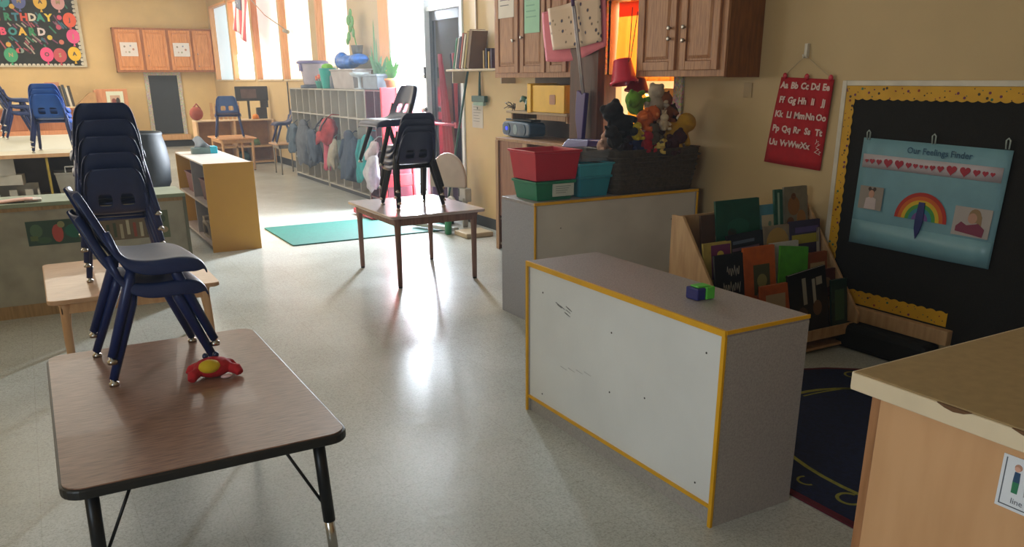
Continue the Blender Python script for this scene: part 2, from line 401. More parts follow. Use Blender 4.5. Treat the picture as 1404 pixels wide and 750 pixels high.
paper('paper_sheet', 'mint green sheet of paper taped to the second oak cupboard door', 'paper', lambda u, v, d: (3.729 - d, 6.17 - u, 2.1 + v), .24, .5, '9cc9ac', lines=8, lc='7fae93')

# ---------------------------------------------------------------- stackable chair
def chair_shell(M, name='seat_shell'):
    prof = [(-.200, .575), (-.192, .560), (-.178, .525), (-.160, .48), (-.142, .437), (-.128, .405), (-.113, .378), (-.095, .352), (-.07, .335), (-.03, .325), (.03, .322), (.09, .327), (.14, .327), (.170, .312), (.180, .278)]
    hw = [.095, .116, .130, .138, .144, .148, .152, .158, .166, .172, .176, .176, .170, .160, .148]
    cols = [-1 + 2 * i / 14 for i in range(15)]; nu = 16; mb = MB(M); vs = []; fs = []
    n = len(prof)
    for j, ((x, z), h) in enumerate(zip(prof, hw)):
        back = 1 if j < 6 else max(0, 1 - (j - 5) / 4)
        seat = 1 - back
        def pt(u, rim):
            curve = abs(u) ** 3
            return (x + back * curve * .02 - rim * back * .03 + rim * .004, u * h + (.006 * rim if u > 0 else -.006 * rim), z + seat * curve * .008 * (1 if j < 12 else -.5) - rim * (seat * .05 + back * .008) * (1 if j < 13 else .4))
        vs.append(pt(-1, 1))
        for u in cols: vs.append(pt(u, 0))
        vs.append(pt(1, 1))
    for j in range(n - 1):
        for i in range(nu):
            if j in (4, 5) and i in (4, 5, 6, 9, 10, 11): continue
            a = j * (nu + 1) + i; fs.append((a, a + 1, a + nu + 2, a + nu + 1))
    mb.add(vs, fs, None, True)
    return mb
def make_chair(name, label, M, MT, loc, rz, group=None, glides=True):
    root = thing(name, label, 'chair', (0, 0, 0), group)
    o = chair_shell(M).build('seat_shell', root, local=True)
    sd = o.modifiers.new('solid', 'SOLIDIFY'); sd.thickness = .009; sd.offset = 0
    sb = o.modifiers.new('smooth', 'SUBSURF'); sb.levels = 1; sb.render_levels = 2
    fr = MB(MT)
    for s in (-1, 1):
        fr.tube([(-.125, s * .145, .44), (-.105, s * .15, .37), (-.075, s * .148, .315), (-.05, s * .145, .305), (.02, s * .142, .302), (.07, s * .142, .303)], .012)
    fr.tube([(-.06, -.146, .303), (-.06, .146, .303)], .009); fr.tube([(.075, -.142, .303), (.075, .142, .303)], .009)
    fr.build('seat_frame', root, local=True)
    for s in (-1, 1):
        for x0, x1, y1 in ((-.065, -.175, .188), (.07, .172, .178)):
            lg = MB(MT); lg.tube([(x0, s * .145, .31), (x0 + (x1 - x0) * .1, s * .149, .27), (x1, s * y1, .022)], [.017, .0195, .0145]); l = lg.build('leg', root, local=True)
            if glides:
                g = MB(CHROME); g.tube([(x1, s * y1, .03), (x1, s * y1, .016), (x1, s * y1, .012), (x1, s * y1, 0.0)], [.0095, .0095, .017, .017], 12); g.build('foot_glide', l, local=True)
    root.location = loc; root.rotation_euler = (0, 0, rz)
    return root
protos = {}
def chair_stack(kind, name, n, loc, rz, dz, labels, M, MT, group, scale=1, jit=1.5):
    rr = random.Random(n * 13)
    for k in range(n):
        if kind not in protos: o = protos[kind] = make_chair(name, labels[k], M, MT, (0, 0, 0), 0)
        else: o = copy_tree(protos[kind])
        o['label'] = labels[k]; o['group'] = group; o.name = name
        d = .004 * k
        o.location = (loc[0] + d * math.cos(rz), loc[1] + d * math.sin(rz), loc[2] + k * dz)
        o.rotation_euler = (0, 0, rz + math.radians(rr.uniform(-jit, jit) if k else 0)); o.scale = (scale,) * 3
chair_stack('navy', 'stacking_chair', 2, (.275, 3.17, .5), math.radians(4), .08, ['navy plastic stacking chair standing on the walnut table, lower of the two', 'navy plastic stacking chair on top of the other on the walnut table'], NAVY, NAVYT, 'navy chairs on the walnut table')
chair_stack('navy', 'stacking_chair', 5, (.345, 4.88, .5), math.radians(88), .08, [s + ' of the five-high navy stack on the maple table' for s in ('bottom chair', 'second chair from bottom', 'middle chair', 'fourth chair from bottom', 'top chair')], NAVY, NAVYT, 'navy chairs stacked on the maple table', jit=.8)
chair_stack('dark', 'stacking_chair', 4, (2.52, 5.98, .55), math.radians(90), .045, ['dark chair standing on the small table before the door, lowest of the nested four', 'dark chair before the door, second from bottom of the nested four', 'dark chair before the door, third from bottom of the nested four', 'dark chair topping the nested four before the door, slotted back toward the camera'], DARKN, BLACKM, 'dark chairs nested before the door', jit=3)
chair_stack('dark', 'stacking_chair', 1, (2.42, 6.14, .875), math.radians(186), .05, ['dark chair set crosswise on top of the others before the door, facing left'], DARKN, BLACKM, 'dark chair set crosswise')
chair_stack('blue', 'stacking_chair', 3, (.225, 10.0, .8), math.radians(80), .05, [s + ' chair of the bright blue stack on the low white-topped shelf' for s in ('bottom', 'middle', 'top')], BLUE, NAVYT, 'bright blue chairs on the shelf', jit=.8)
chair_stack('navy', 'stacking_chair', 3, (-.1, 12.6, .8), math.radians(8), .08, [s + ' chair of the navy stack left of the bright blue stack' for s in ('bottom', 'middle', 'top')], NAVY, NAVYT, 'navy chairs behind the bright blue ones')
chair_stack('faded', 'stacking_chair', 1, (3.02, 15.1, .55), math.radians(78), .08, ['faded blue chair alone on the far low table under the cupboards'], BLUEP, NAVYT, 'faded blue chairs', scale=1.2)
chair_stack('navy', 'stacking_chair', 1, (3.68, 14.02, .5), math.radians(176), .08, ['small navy chair seen from the side beyond the far end of the grey cubbies'], NAVY, NAVYT, 'navy chair by the cubbies')

# ---------------------------------------------------------------- tables
def slab(mb, x0, x1, y0, y1, z0, z1, r, m=None):
    mb.prism(rounded(x1 - x0, y1 - y0, r, 6, (x0 + x1) / 2, (y0 + y1) / 2), XY, z0, z1, m)
r = thing('activity_table', 'low walnut-topped table with black edge and black legs, nearest the camera', 'table', (.3, 2.8, 0))
t = MB(BLACKE, WALNUT); slab(t, -.085, .69, 2.185, 3.45, .468, .497, .06); t.build('table_edge', r, bevel=.006)
t = MB(WALNUT); slab(t, -.077, .682, 2.193, 3.442, .49, .5005, .055); t.build('tabletop', r)
for sx, sy in ((-1, -1), (1, -1), (1, 1), (-1, 1)):
    cx, cy = .3025 + sx * .315, 2.8175 + sy * .52
    ex, ey = cx + sx * .015, cy + sy * .03
    l = MB(BLACKM); l.tube([(cx, cy, .468), (cx + sx * .01, cy + sy * .02, .17)], .019, 14); lo = l.build('leg', r); l = MB(BLACKM); l.box((cx - .045, cy - .045, .46), (cx + .045, cy + .045, .468)); l.build('mounting_plate', lo)
    g = MB(CHROME); g.tube([(cx + sx * .008, cy + sy * .018, .2), (ex, ey, .03)], .0155, 14); g.tube([(ex, ey, .03), (ex, ey, 0)], [.02, .02], 14, mat('grey_rubber', '6b6862', .7)); g.build('leg_insert', lo)
    q = MB(BLACKM); q.tube([(cx - sx * .12, cy - sy * .02, .468), (cx + sx * .002, cy + sy * .01, .22)], .005, 8); q.build('brace', lo)
def wood_table(label, x0, x1, y0, y1, h, mt, ml, legr=(.023, .017), rr=.04, ap=.06, splay=.03, name='wooden_table'):
    r = thing(name, label, 'table', ((x0 + x1) / 2, (y0 + y1) / 2, 0))
    t = MB(mt); slab(t, x0, x1, y0, y1, h - .022, h, rr); t.build('tabletop', r, bevel=.005)
    a = MB(ml); i = .055
    a.box((x0 + i, y0 + i, h - .022 - ap), (x1 - i, y0 + i + .02, h - .022)); a.box((x0 + i, y1 - i - .02, h - .022 - ap), (x1 - i, y1 - i, h - .022))
    a.box((x0 + i, y0 + i, h - .022 - ap), (x0 + i + .02, y1 - i, h - .022)); a.box((x1 - i - .02, y0 + i, h - .022 - ap), (x1 - i, y1 - i, h - .022)); a.build('apron', r)
    for sx in (0, 1):
        for sy in (0, 1):
            cx = (x0 + .075, x1 - .075)[sx]; cy = (y0 + .075, y1 - .075)[sy]; ex = cx + (splay if sx else -splay) * .6; ey = cy
            R0, R1 = legr; l = MB(ml)
            l.tube([(cx, cy, h - .024), (cx, cy, h - .06), (ex + (cx - ex) * .6, cy, h * .7), (ex, ey, .012)], [R0 * 1.5, R0 * 1.1, R0 * .9, R1], 12)
            lo = l.build('leg', r); g = MB(BLACKM); g.lathe([(R1 * .9, 0), (R1 * .9, .012)], (ex, ey, 0), 12); g.build('foot_glide', lo)
    return r
wood_table('maple school table carrying the tall stack of five navy chairs', -.06, .74, 4.36, 5.33, .5, MAPLE_H, MAPLE)
CTOP = mat('pale_lavender_laminate', 'b9a6a0', .22, var=.04, scale=5, coat=.4); CLEG = mat('brown_table_leg', '8a6250', .5, kind='wood', scale=4, col2='6f4c3d')
wood_table('small square table with pale shiny top, before the bright doorway', 2.17, 2.95, 5.55, 6.52, .55, CTOP, CLEG, splay=.0, legr=(.024, .018))
wood_table('low orange-maple table under the far faded blue chair', 2.75, 3.4, 14.75, 15.75, .55, mat('orange_maple', 'd9a373', .4, kind='wood', scale=4, col2='c88f5e'), MAPLE, splay=0)
wood_table('pale narrow table beside the end of the grey cubbies', 3.46, 3.9, 13.75, 14.3, .5, MAPLE_H, mat('grey_leg', '8d8578', .5), splay=0, legr=(.014, .012))
wood_table('wide white table behind the low shelf with blue chairs', -2.2, .52, 10.25, 13.1, .8, mat('cream_top', 'c6c2ac', .45, var=.02), MAPLE, splay=0)

# ---------------------------------------------------------------- grey/white shelf units seen from the back
def shelf_unit(label, x0, x1, y0, y1, h, back, name='shelf_unit'):
    """back: 'x' -> white back on the -x side, 'y' -> back on the -y side"""
    r = thing(name, label, 'shelf', ((x0 + x1) / 2, (y0 + y1) / 2, 0))
    t = .02; e = .008
    b = MB(GREYLAM); b.box((x0, y0, h - t), (x1, y1, h)); b.build('top_panel', r, bevel=.003)
    if back == 'x':
        for ya, yb in ((y0, y0 + t), (y1 - t, y1)):
            s = MB(GREYL2); s.box((x0, ya, 0), (x1, yb, h - t)); s.build('side_panel', r)
        s = MB(mat('white_back_panel', 'e4e7e6', .3, var=.04, scale=2)); s.box((x0 + .004, y0 + t, .075), (x0 + .012, y1 - t, h - t)); 
        for (yy, zz) in ((.09, .62), (.1, .13), (.62, .55), (.62, .3), (1.13, .6), (1.13, .12), (.4, .35)):
            s.prism(circ(0, 0, .004, 8), lambda u, v, d, yy=yy, zz=zz: (x0 + .004 - d, y0 + yy - u, zz + v), 0, .001, flat('2a2a2a'))
        for q in range(9):
            a = random.Random(q); yy = y0 + .92 + a.uniform(0, .11) ; zz = .56 + a.uniform(-.015, .02)
            s.prism([(0, 0), (.035, -.008), (.036, -.005), (.002, .004)], lambda u, v, d, yy=yy, zz=zz: (x0 + .004 - d, yy - u, zz + v), 0, .0008, flat('8e9092'))
        for q in range(4):
            yy = y0 + .8 + q * .06; zz = .33 - q * .01
            s.prism([(0, 0), (.05, -.004), (.05, -.002), (.0, .003)], lambda u, v, d, yy=yy, zz=zz: (x0 + .004 - d, yy - u, zz + v), 0, .0008, flat('b5b7b6'))
        s.build('back_panel', r)
        s = MB(GREYL2); s.box((x0 + .01, y0 + t, 0), (x0 + .025, y1 - t, .07)); s.build('kick_plate', r)
        s = MB(YEDGE); s.box((x0 - e, y0, h - t), (x0 + .002, y1, h + .001)); s.box((x0 - e, y0 - .002, .0), (x0 + .002, y0 + t * .7, h - t)); s.box((x0 - e, y1 - t * .7, 0), (x0 + .002, y1, h - t)); s.box((x0 - .004, y0 + t * .7, .068), (x0 + .004, y1 - t * .7, .08))
        s.box((x0, y0 - .003, h - .012), (x1, y0 + .002, h + .001)); s.build('edge_band', r)
        s = MB(GREYL2); s.box((x0 + .02, y0 + t, h * .48), (x1 - .01, y1 - t, h * .48 + t)); s.box((x0 + .02, (y0 + y1) / 2 - .01, .07), (x1 - .01, (y0 + y1) / 2 + .01, h - t)); s.box((x0 + .02, y0 + t, .055), (x1 - .01, y1 - t, .07)); s.build('shelf', r)
    else:
        for xa, xb in ((x0, x0 + t), (x1 - t, x1)):
            s = MB(mat('blue_grey_side', '9c9ba0', .42, var=.06, scale=120)); s.box((xa, y0, 0), (xb, y1, h - t)); s.build('side_panel', r)
        s = MB(mat('grey_back_panel', 'd2ccbf', .4, var=.05, scale=4)); s.box((x0 + t, y0 + .004, .07), (x1 - t, y0 + .012, h - t))
        for xx, zz in ((.2, .6), (1.1, .58), (1.1, .15)): s.prism(circ(0, 0, .004, 8), lambda u, v, d, xx=xx, zz=zz: (x0 + xx + u, y0 + .004 - d, zz + v), 0, .001, flat('2a2a2a'))
        s.build('back_panel', r)
        s = MB(YEDGE); s.box((x0, y0 - e, h - t * .8), (x1, y0 + .002, h + .001)); s.box((x0, y0 - e, 0), (x0 + .012, y0 + .002, h - t)); s.box((x1 - .012, y0 - e, 0), (x1, y0 + .002, h - t)); s.box((x0 + t, y0 - .002, .06), (x1 - t, y0 + .003, .074)); s.build('edge_band', r)
        s = MB(mat('dark_side_edge', '3a3420', .6)); s.box((x1, y0, 0), (x1 + .012, y1, h)); s.build('side_trim', r)
        s = MB(GREYL2); s.box((x0 + t, y0 + .012, h * .48), (x1 - t, y1 - .01, h * .48 + t)); s.box((x0 + t, y0 + .02, .055), (x1 - t, y1, .07)); s.build('shelf', r)
    return r
shelf_unit('low grey shelf with white back and yellow edges, the one nearest the camera', 1.85, 2.235, 1.84, 3.10, .72, 'x')
shelf_unit('grey shelf with yellow edges carrying the colourful bins and plush toys', 2.61, 3.93, 4.29, 4.70, .77, 'y')
# block toy
r = thing('toy_block', 'green and navy toy block on the near grey shelf', 'toy', (2.07, 2.2, .721))
b = MB(mat('navy_block', '20256e', .5)); b.box((2.02, 2.17, .721), (2.06, 2.235, .765)); b.build('block_half', r, bevel=.004)
b = MB(mat('lime_block', '55b83e', .5)); b.box((2.06, 2.165, .722), (2.10, 2.23, .768)); b.box((2.03, 2.18, .765), (2.09, 2.225, .772)); b.build('block_half', r, bevel=.004)

# ---------------------------------------------------------------- bins on the grey shelf
def bin_mesh(mb, x0, x1, y0, y1, z0, z1, tp=.018, t=.004, rim=.008, m=None):
    def loop(k, z, g=0):
        e = tp * (1 - k); return [(x0 + e - g, y0 + e - g, z), (x1 - e + g, y0 + e - g, z), (x1 - e + g, y1 - e + g, z), (x0 + e - g, y1 - e + g, z)]
    L = [loop(0, z0), loop(.93, z1 - .016), loop(.93, z1 - .016, rim), loop(1, z1, rim), loop(1, z1, -t), loop(0, z0 + t, -t)]
    vs = [p for l in L for p in l]; fs = [(3, 2, 1, 0), (20, 21, 22, 23)]
    for j in range(5):
        for i in range(4):
            a = j * 4 + i; b = j * 4 + (i + 1) % 4; fs.append((a, b, b + 4, a + 4))
    mb.add(vs, fs, m)
r = thing('storage_bin', 'green plastic bin with white label under the red bin', 'bin', (2.79, 4.45, .771))
b = MB(GREEN); bin_mesh(b, 2.65, 2.935, 4.33, 4.62, .771, .89); b.build('bin_body', r, bevel=.003)
b = MB(flat('c9cfc4')); b.box((2.77, 4.325, .795), (2.925, 4.334, .872)); 
for q in range(4): b.box((2.79, 4.323, .855 - q * .013), (2.79 + .11 - q * .012, 4.326, .858 - q * .013), flat('7d8a82'))
b.build('label_card', r)
b = MB(RED); bin_mesh(b, 2.635, 2.97, 4.32, 4.64, .893, 1.075, tp=.022); tag(b.build('storage_bin', bevel=.003), 'red plastic bin stacked on the green bin', 'bin')
b = MB(TEAL); bin_mesh(b, 2.975, 3.215, 4.33, 4.62, .771, .905); tag(b.build('storage_bin', bevel=.003), 'lower teal plastic bin beside the green bin', 'bin', 'teal bins')
b = MB(mat('teal_plastic_clear', '3e9fae', .3)); bin_mesh(b, 2.965, 3.225, 4.32, 4.63, .885, .985, tp=.014); tag(b.build('storage_bin', bevel=.003), 'upper teal plastic bin nested in the lower teal one', 'bin', 'teal bins')
CLR = mat('smoky_clear_plastic', '8a8784', .2, var=.03, alpha=.55)
b = MB(CLR); bin_mesh(b, 3.0, 3.23, 4.36, 4.66, .99, 1.06, tp=.01); tag(b.build('storage_box', bevel=.003), 'small smoky clear box on the teal bins', 'box')
# dark woven basket
BSK = mat('dark_basket_weave', '4a3f2f', .75, var=.15, scale=50, bump=.6, bscale=160)
b = MB(BSK)
rings = []
for (z, e) in ((.771, .0), (.80, .004), (.9, .018), (1.0, .028), (1.045, .032), (1.055, .04), (1.055, .026), (1.0, .015), (.8, -.01), (.785, -.012)):
    rings.append([(x, y, z) for x, y in rounded(.66 + 2 * e, .32 + 2 * e, .06, 5, 3.58, 4.475)])
n = len(rings[0]); vs = [p for q in rings for p in q]; fs = [tuple(range(n))[::-1], tuple((len(rings) - 1) * n + k for k in range(n))]
for j in range(len(rings) - 1):
    for k in range(n): fs.append((j * n + k, j * n + (k + 1) % n, (j + 1) * n + (k + 1) % n, (j + 1) * n + k))
b.add(vs, fs, None, True)
for q in range(7):
    b.tube([(p[0], p[1], .80 + q * .034) for p in [(x, y) for x, y in rounded(.665 + .012 * q, .325 + .012 * q, .06, 5, 3.58, 4.475)] + [rounded(.665 + .012 * q, .325 + .012 * q, .06, 5, 3.58, 4.475)[0]]], .006, 6)
r = tag(b.build('toy_basket'), 'dark woven basket overflowing with plush toys', 'basket')
b = MB(flat('14100c')); b.prism(circ(0, 0, .05, 14, .3), lambda u, v, d: (3.60 + u, 4.288 - d, 1.005 + v), 0, .004); b.build('handle_hole', r)

def plush(label, c, s, col, rz=0, ears='round', limbs=True, col2=None, lie=0, head=1.0, name='plush_toy'):
    """a stuffed animal: body, head, ears, snout, four limbs grown into one surface, with eyes"""
    m = mat('plush_' + col, col, .95, var=.08, scale=25, bump=.6, bscale=180)
    s = s * 1.5; R = Matrix.Rotation(rz, 3, 'Z') @ Matrix.Rotation(lie, 3, 'Y'); C0 = Vector(c)
    def T(p): return R @ (Vector(p) * s) + C0
    b = MB(m)
    b.ell(T((0, 0, .0)), tuple(q * s for q in (.62, .52, .62)), rot=R)
    b.ell(T((0, -.08, .78)), tuple(q * s * head for q in (.50, .46, .44)), rot=R)
    b.ell(T((0, -.42, .70)), tuple(q * s for q in (.17, .16, .14)), rot=R)
    for sx in (-1, 1):
        if ears == 'round': b.ell(T((sx * .3, -.05, 1.08)), tuple(q * s for q in (.2, .12, .2)), rot=R)
        elif ears == 'long': b.tube([T((sx * .15, 0, 1.0)), T((sx * .22, 0, 1.35)), T((sx * .3, -.05, 1.6))], [.08 * s, .12 * s, .05 * s])
        elif ears == 'point': b.tube([T((sx * .22, 0, .98)), T((sx * .3, 0, 1.3))], [.14 * s, .03 * s])
        if limbs:
            b.tube([T((sx * .35, -.1, .3)), T((sx * .62, -.3, .12)), T((sx * .72, -.42, -.02))], [.16 * s, .14 * s, .15 * s])
            b.tube([T((sx * .25, -.15, -.35)), T((sx * .4, -.5, -.42)), T((sx * .42, -.72, -.34))], [.19 * s, .17 * s, .18 * s])
    o = b.build(name)
    md = o.modifiers.new('skin', 'REMESH'); md.mode = 'VOXEL'; md.voxel_size = max(.0035, s * .055); md.use_smooth_shade = True
    tag(o, label, 'plush toy', 'plush toys in the dark basket')
    org = ORIGIN[o.name]
    for sx in (-1, 1):
        e = MB(flat('0d0b0a', .2)); e.ell(T((sx * .15, -.40, .88)), .045 * s, seg=8, rings=5); e.build('eye', o)
    if col2:
        e = MB(mat('plush_' + col2, col2, .95, var=.08, scale=25)); e.ell(T((0, -.36, .02)), tuple(q * s for q in (.3, .12, .38)), rot=R); e.ell(T((0, -.5, .68)), tuple(q * s for q in (.14, .11, .11)), rot=R); e.build('belly_patch', o)
    return o
plush('black plush dog drooping over the left rim of the basket', (3.33, 4.40, 1.19), .095, '120f10', rz=-.5, ears='round', lie=-.5)
plush('black plush puppy hanging down outside the basket at left', (3.235, 4.33, 1.12), .06, '1c1715', rz=.3, ears='long', lie=-.7)
plush('tan plush dog lying at the left of the basket rim', (3.24, 4.46, 1.075), .05, 'c49a82', rz=.2, ears='point', lie=.4)
plush('lime green plush frog on top of the heap', (3.52, 4.50, 1.33), .075, '6fa02c', rz=.6, ears='round', lie=-1.2)
plush('orange plush tiger with dark belly near the top', (3.51, 4.38, 1.235), .07, 'd0631c', rz=.2, ears='point', lie=1.1, col2='e58a44')
plush('white fluffy plush lamb at the top of the heap', (3.68, 4.50, 1.32), .075, 'b9a892', rz=-.2, ears='round', lie=.1)
plush('rust brown plush fox behind the white lamb', (3.76, 4.50, 1.26), .08, '8a4a1e', rz=-.4, ears='point', col2='cbb394')
plush('small cream plush bunny beside the rust fox', (3.63, 4.33, 1.20), .04, 'cdb795', rz=.1, ears='long')
plush('mustard yellow plush duck at the right of the basket', (3.78, 4.38, 1.13), .09, 'b5860f', rz=-.5, ears=None, lie=.7)
plush('grey brown plush mouse in the middle of the heap', (3.55, 4.33, 1.12), .05, '574b3a', rz=0)
plush('yellow plush chick with pale belly at left centre', (3.40, 4.32, 1.15), .042, 'c9b021', rz=.3, ears=None, col2='d8cf7a')
plush('navy plush bear under the yellow chick', (3.42, 4.36, 1.09), .055, '1b2450', rz=0, ears='round')
plush('crimson plush monster beside the cream dog', (3.49, 4.32, 1.075), .05, 'a01522', rz=.2, ears='round')
plush('cream yellow plush dog lying on the basket rim', (3.59, 4.31, 1.065), .045, 'd6b95c', rz=.5, ears='point', lie=1.2)
plush('maroon plush elephant at the right rim of the basket', (3.70, 4.33, 1.075), .065, '3d1414', rz=-.2, ears='round', lie=.9)
plush('dark maroon plush bear at the left rim of the basket', (3.37, 4.37, 1.06), .06, '2d0e14', rz=.2)
plush('brown plush bear with tan muzzle in the centre of the heap', (3.63, 4.45, 1.13), .09, '5c3a20', rz=0, col2='b58d62')
plush('dark brown plush horse at the back right of the heap', (3.83, 4.52, 1.17), .085, '3f2413', rz=-.6, ears='point')

# ---------------------------------------------------------------- red plush crab on the table
r = thing('crab_toy', 'red toy crab with yellow oval back on the walnut table', 'toy', (.43, 2.89, .501))
RF = mat('red_felt', 'b8141c', .8, var=.08, scale=40, bump=.4, bscale=200)
b = MB(RF); b.ell((.43, 2.895, .535), (.068, .05, .036), rot=None)
for sx in (-1, 1):
    b.tube([(.43 + sx * .05, 2.88, .53), (.43 + sx * .075, 2.86, .525), (.43 + sx * .082, 2.845, .513)], [.018, .02, .014])
    b.tube([(.43 + sx * .045, 2.92, .54), (.43 + sx * .07, 2.93, .53), (.43 + sx * .08, 2.92, .515)], [.014, .013, .012])
o = b.build('body', r); md = o.modifiers.new('skin', 'REMESH'); md.mode = 'VOXEL'; md.voxel_size = .004; md.use_smooth_shade = True
b = MB(mat('yellow_felt', 'd6b312', .8)); b.ell((.415, 2.865, .548), (.038, .03, .024)); b.build('shell_patch', r)
b = MB(mat('pale_tag', 'd5b0ae', .6)); b.ell((.465, 2.85, .508), (.02, .012, .007)); b.build('mouth', r)
for sx in (-1, 1):
    b = MB(flat('1c2a4a', .3)); b.ell((.43 + sx * .018, 2.915, .572), .011); b.build('eye', r)

# ---------------------------------------------------------------- book display
r = thing('book_display', 'pale birch book display rack against the wall under the alphabet chart', 'book display', (3.5, 3.2, 0))
for xa in (3.0, 3.965):
    b = MB(BIRCH); b.prism([(2.93, 0), (3.47, 0), (3.47, .78), (3.38, .78), (2.93, .20)], lambda u, v, d, xa=xa: (xa + d, u, v), 0, .018); b.build('side_panel', r, bevel=.003)
for y, z, h in ((2.95, .10, .12), (3.06, .24, .12), (3.17, .38, .12), (3.28, .52, .12)):
    b = MB(BIRCH); b.box((3.018, y, z), (3.965, y + .012, z + h * .4)); b.box((3.018, y, z - .012), (3.965, y + .11, z)); b.build('shelf', r)
b = MB(BIRCH); b.box((3.018, 3.455, .05), (3.965, 3.465, .77)); b.box((3.018, 2.97, .02), (3.965, 3.45, .035)); b.build('back_panel', r)
def book(label, x, y0, y1, z0, z1, col, art=(), th=.012, lean=.10, tilt=0, txt=None, group='books on the display rack', spine=None, name='picture_book', scrawl=False):
    w = y1 - y0; h = z1 - z0; cm = mat('cover_' + col, col, .4, var=.08, scale=18)
    ca, sa = math.cos(tilt), math.sin(tilt)
    def fn(u, v, d):       # u right (=-y), v up from the bottom
        a = u * ca - v * sa; bb = u * sa + v * ca
        return ((y0 + y1) / 2 + a, x + lean * (bb) - d, z0 + bb)
    r = thing(name, label, 'book', ((y0 + y1) / 2, x, z0), group)
    b = MB(cm); b.prism([(-w / 2, 0), (w / 2, 0), (w / 2, h), (-w / 2, h)], fn, 0, .002); b.prism([(-w / 2, 0), (w / 2, 0), (w / 2, h), (-w / 2, h)], fn, -th, -th + .002); b.prism([(-w / 2, 0), (-w / 2 + .003, 0), (-w / 2 + .003, h), (-w / 2, h)], fn, -th, 0)
    for (sh, u, v, s, t, cc) in art:
        m = flat(cc, .45)
        if sh == 'c': b.prism(circ(u * w, v * h, s * w, 16, t), fn, .002, .0028, m)
        elif sh == 'r': b.prism([(u * w - s * w, v * h - t * h), (u * w + s * w, v * h - t * h), (u * w + s * w, v * h + t * h), (u * w - s * w, v * h + t * h)], fn, .002, .0026, m)
    if txt:
        for (s, u, v, sz, cc) in txt: text_mesh(b, s, fn, u * w, v * h, sz * w, flat(cc), d1=.0035)
    if scrawl:
        rr = random.Random(5)
        for (uu, vv, k) in ((-.1, .74, 5), (-.25, .5, 7)):
            P = []
            for q in range(k * 4):
                P.append(fn((uu + q * .022) * w, (vv + .07 * math.sin(q * 1.7) + .02 * math.sin(q * .7)) * h, .004))
            b.tube(P, .0016, 5, flat('b5b0a4'))
    b.build('cover', r)
    b = MB(flat('d9d0bd')); b.prism([(-w / 2 + .003, .003), (w / 2 - .003, .003), (w / 2 - .003, h - .003), (-w / 2 + .003, h - .003)], fn, -th + .002, 0); b.build('pages', r)
    return r
book('brown book with a pale oval, at the left of the top row', 3.31, 3.1, 3.27, 0.53, 0.78, '4a2f1c', [('c', .28, .5, .2, 1.5, 'a5825a')], lean=.16)
book('large dark green book standing tallest at left', 3.3, 3.2, 3.53, 0.53, 0.85, '0f4a33', [('c', 0, .55, .25, .5, '17543c'), ('c', -.15, .45, .1, .7, '3b3324')], lean=.16)
book('light blue book with cream square, in the top row', 3.32, 3.52, 3.73, 0.53, 0.8, '4d8695', [('r', .02, .55, .3, .24, 'b8a888'), ('c', .02, .6, .06, 1.3, '6f8a72')], lean=.16)
book('thin green spined book left of the brown animal book', 3.31, 3.66, 3.725, 0.54, 0.88, '20533f', [('r', 0, .5, .12, .45, '8aa08a')], lean=.16)
book('tall book with brown shaggy animals on its cover', 3.3, 3.73, 3.92, 0.53, 0.89, '7c7460', [('c', -.1, .7, .26, 1.1, '8a5a2a'), ('c', .22, .5, .2, 1.2, '9a6a35'), ('c', -.25, .45, .15, 1, '6f4422'), ('r', 0, .12, .45, .1, 'b9b3a3'), ('c', -.1, .85, .1, 1, '5f3518')], lean=.16)
book('tall pale pink book at the right end of the rack', 3.33, 3.9, 3.96, 0.53, 0.83, 'a88a70', lean=.16)
book('yellow and purple book at the left of the middle row', 3.2, 3.03, 3.23, 0.39, 0.65, 'b8a04a', [('r', .12, .6, .35, .35, '6f2c58'), ('c', .1, .75, .12, .8, 'c9b04a'), ('c', .25, .5, .1, 1, 'b5566a')], lean=.16)
book('black book with scrawled pink lettering, in the middle row', 3.205, 3.22, 3.49, 0.39, 0.68, '17131a', [('r', 0, .72, .38, .03, '6a5560'), ('r', .05, .6, .35, .025, '7d4f58'), ('r', -.05, .85, .3, .03, '56606e'), ('r', .02, .48, .3, .02, '6a5560')], lean=.16, tilt=.05)
book('cream book with a red and yellow round face', 3.2, 3.48, 3.69, 0.39, 0.7, '8a7a62', [('c', 0, .68, .42, 1, 'a88440'), ('c', .15, .62, .16, .8, 'c9a01e'), ('c', -.05, .5, .12, .8, 'a02c1c'), ('c', .25, .55, .08, 1, 'a02c1c')], lean=.16)
book('purple book with yellow banner, at the right of the middle row', 3.195, 3.68, 3.93, 0.39, 0.71, '3b3048', [('r', 0, .68, .44, .08, 'a3942e'), ('r', .05, .84, .38, .05, '5a4a78'), ('c', -.1, .35, .15, 1, '5c3d48'), ('r', .42, .45, .05, .4, 'a89a88')], lean=.16)
book('black book with white handwritten title, in the front row', 3.09, 3.03, 3.24, 0.25, 0.6, '0e0d10', [('c', -.2, .22, .12, .6, '5a4a3a'), ('c', .1, .15, .14, .6, 'a08a70'), ('c', .3, .3, .08, 1.2, '8a5a20')], lean=.18, scrawl=True)
book('orange book with a framed green picture, in the front row', 3.085, 3.235, 3.47, 0.25, 0.62, 'c25c12', [('r', .05, .52, .26, .22, '4a4a26'), ('c', .05, .5, .16, 1, '8a8248'), ('c', .08, .3, .2, .6, '93826c')], lean=.18)
book('white book showing only its top edge behind the green one', 3.12, 3.46, 3.68, 0.3, 0.62, 'b9b4aa', lean=.16)
book('plain bright green book leaning in the front row', 3.07, 3.46, 3.68, 0.26, 0.6, '4c9a20', lean=.18, tilt=-.12)
book('orange and tan book behind the green leaning one', 3.1, 3.7, 3.9, 0.25, 0.54, '8a4620', [('r', .1, .7, .3, .1, 'a88a60')], lean=.16)
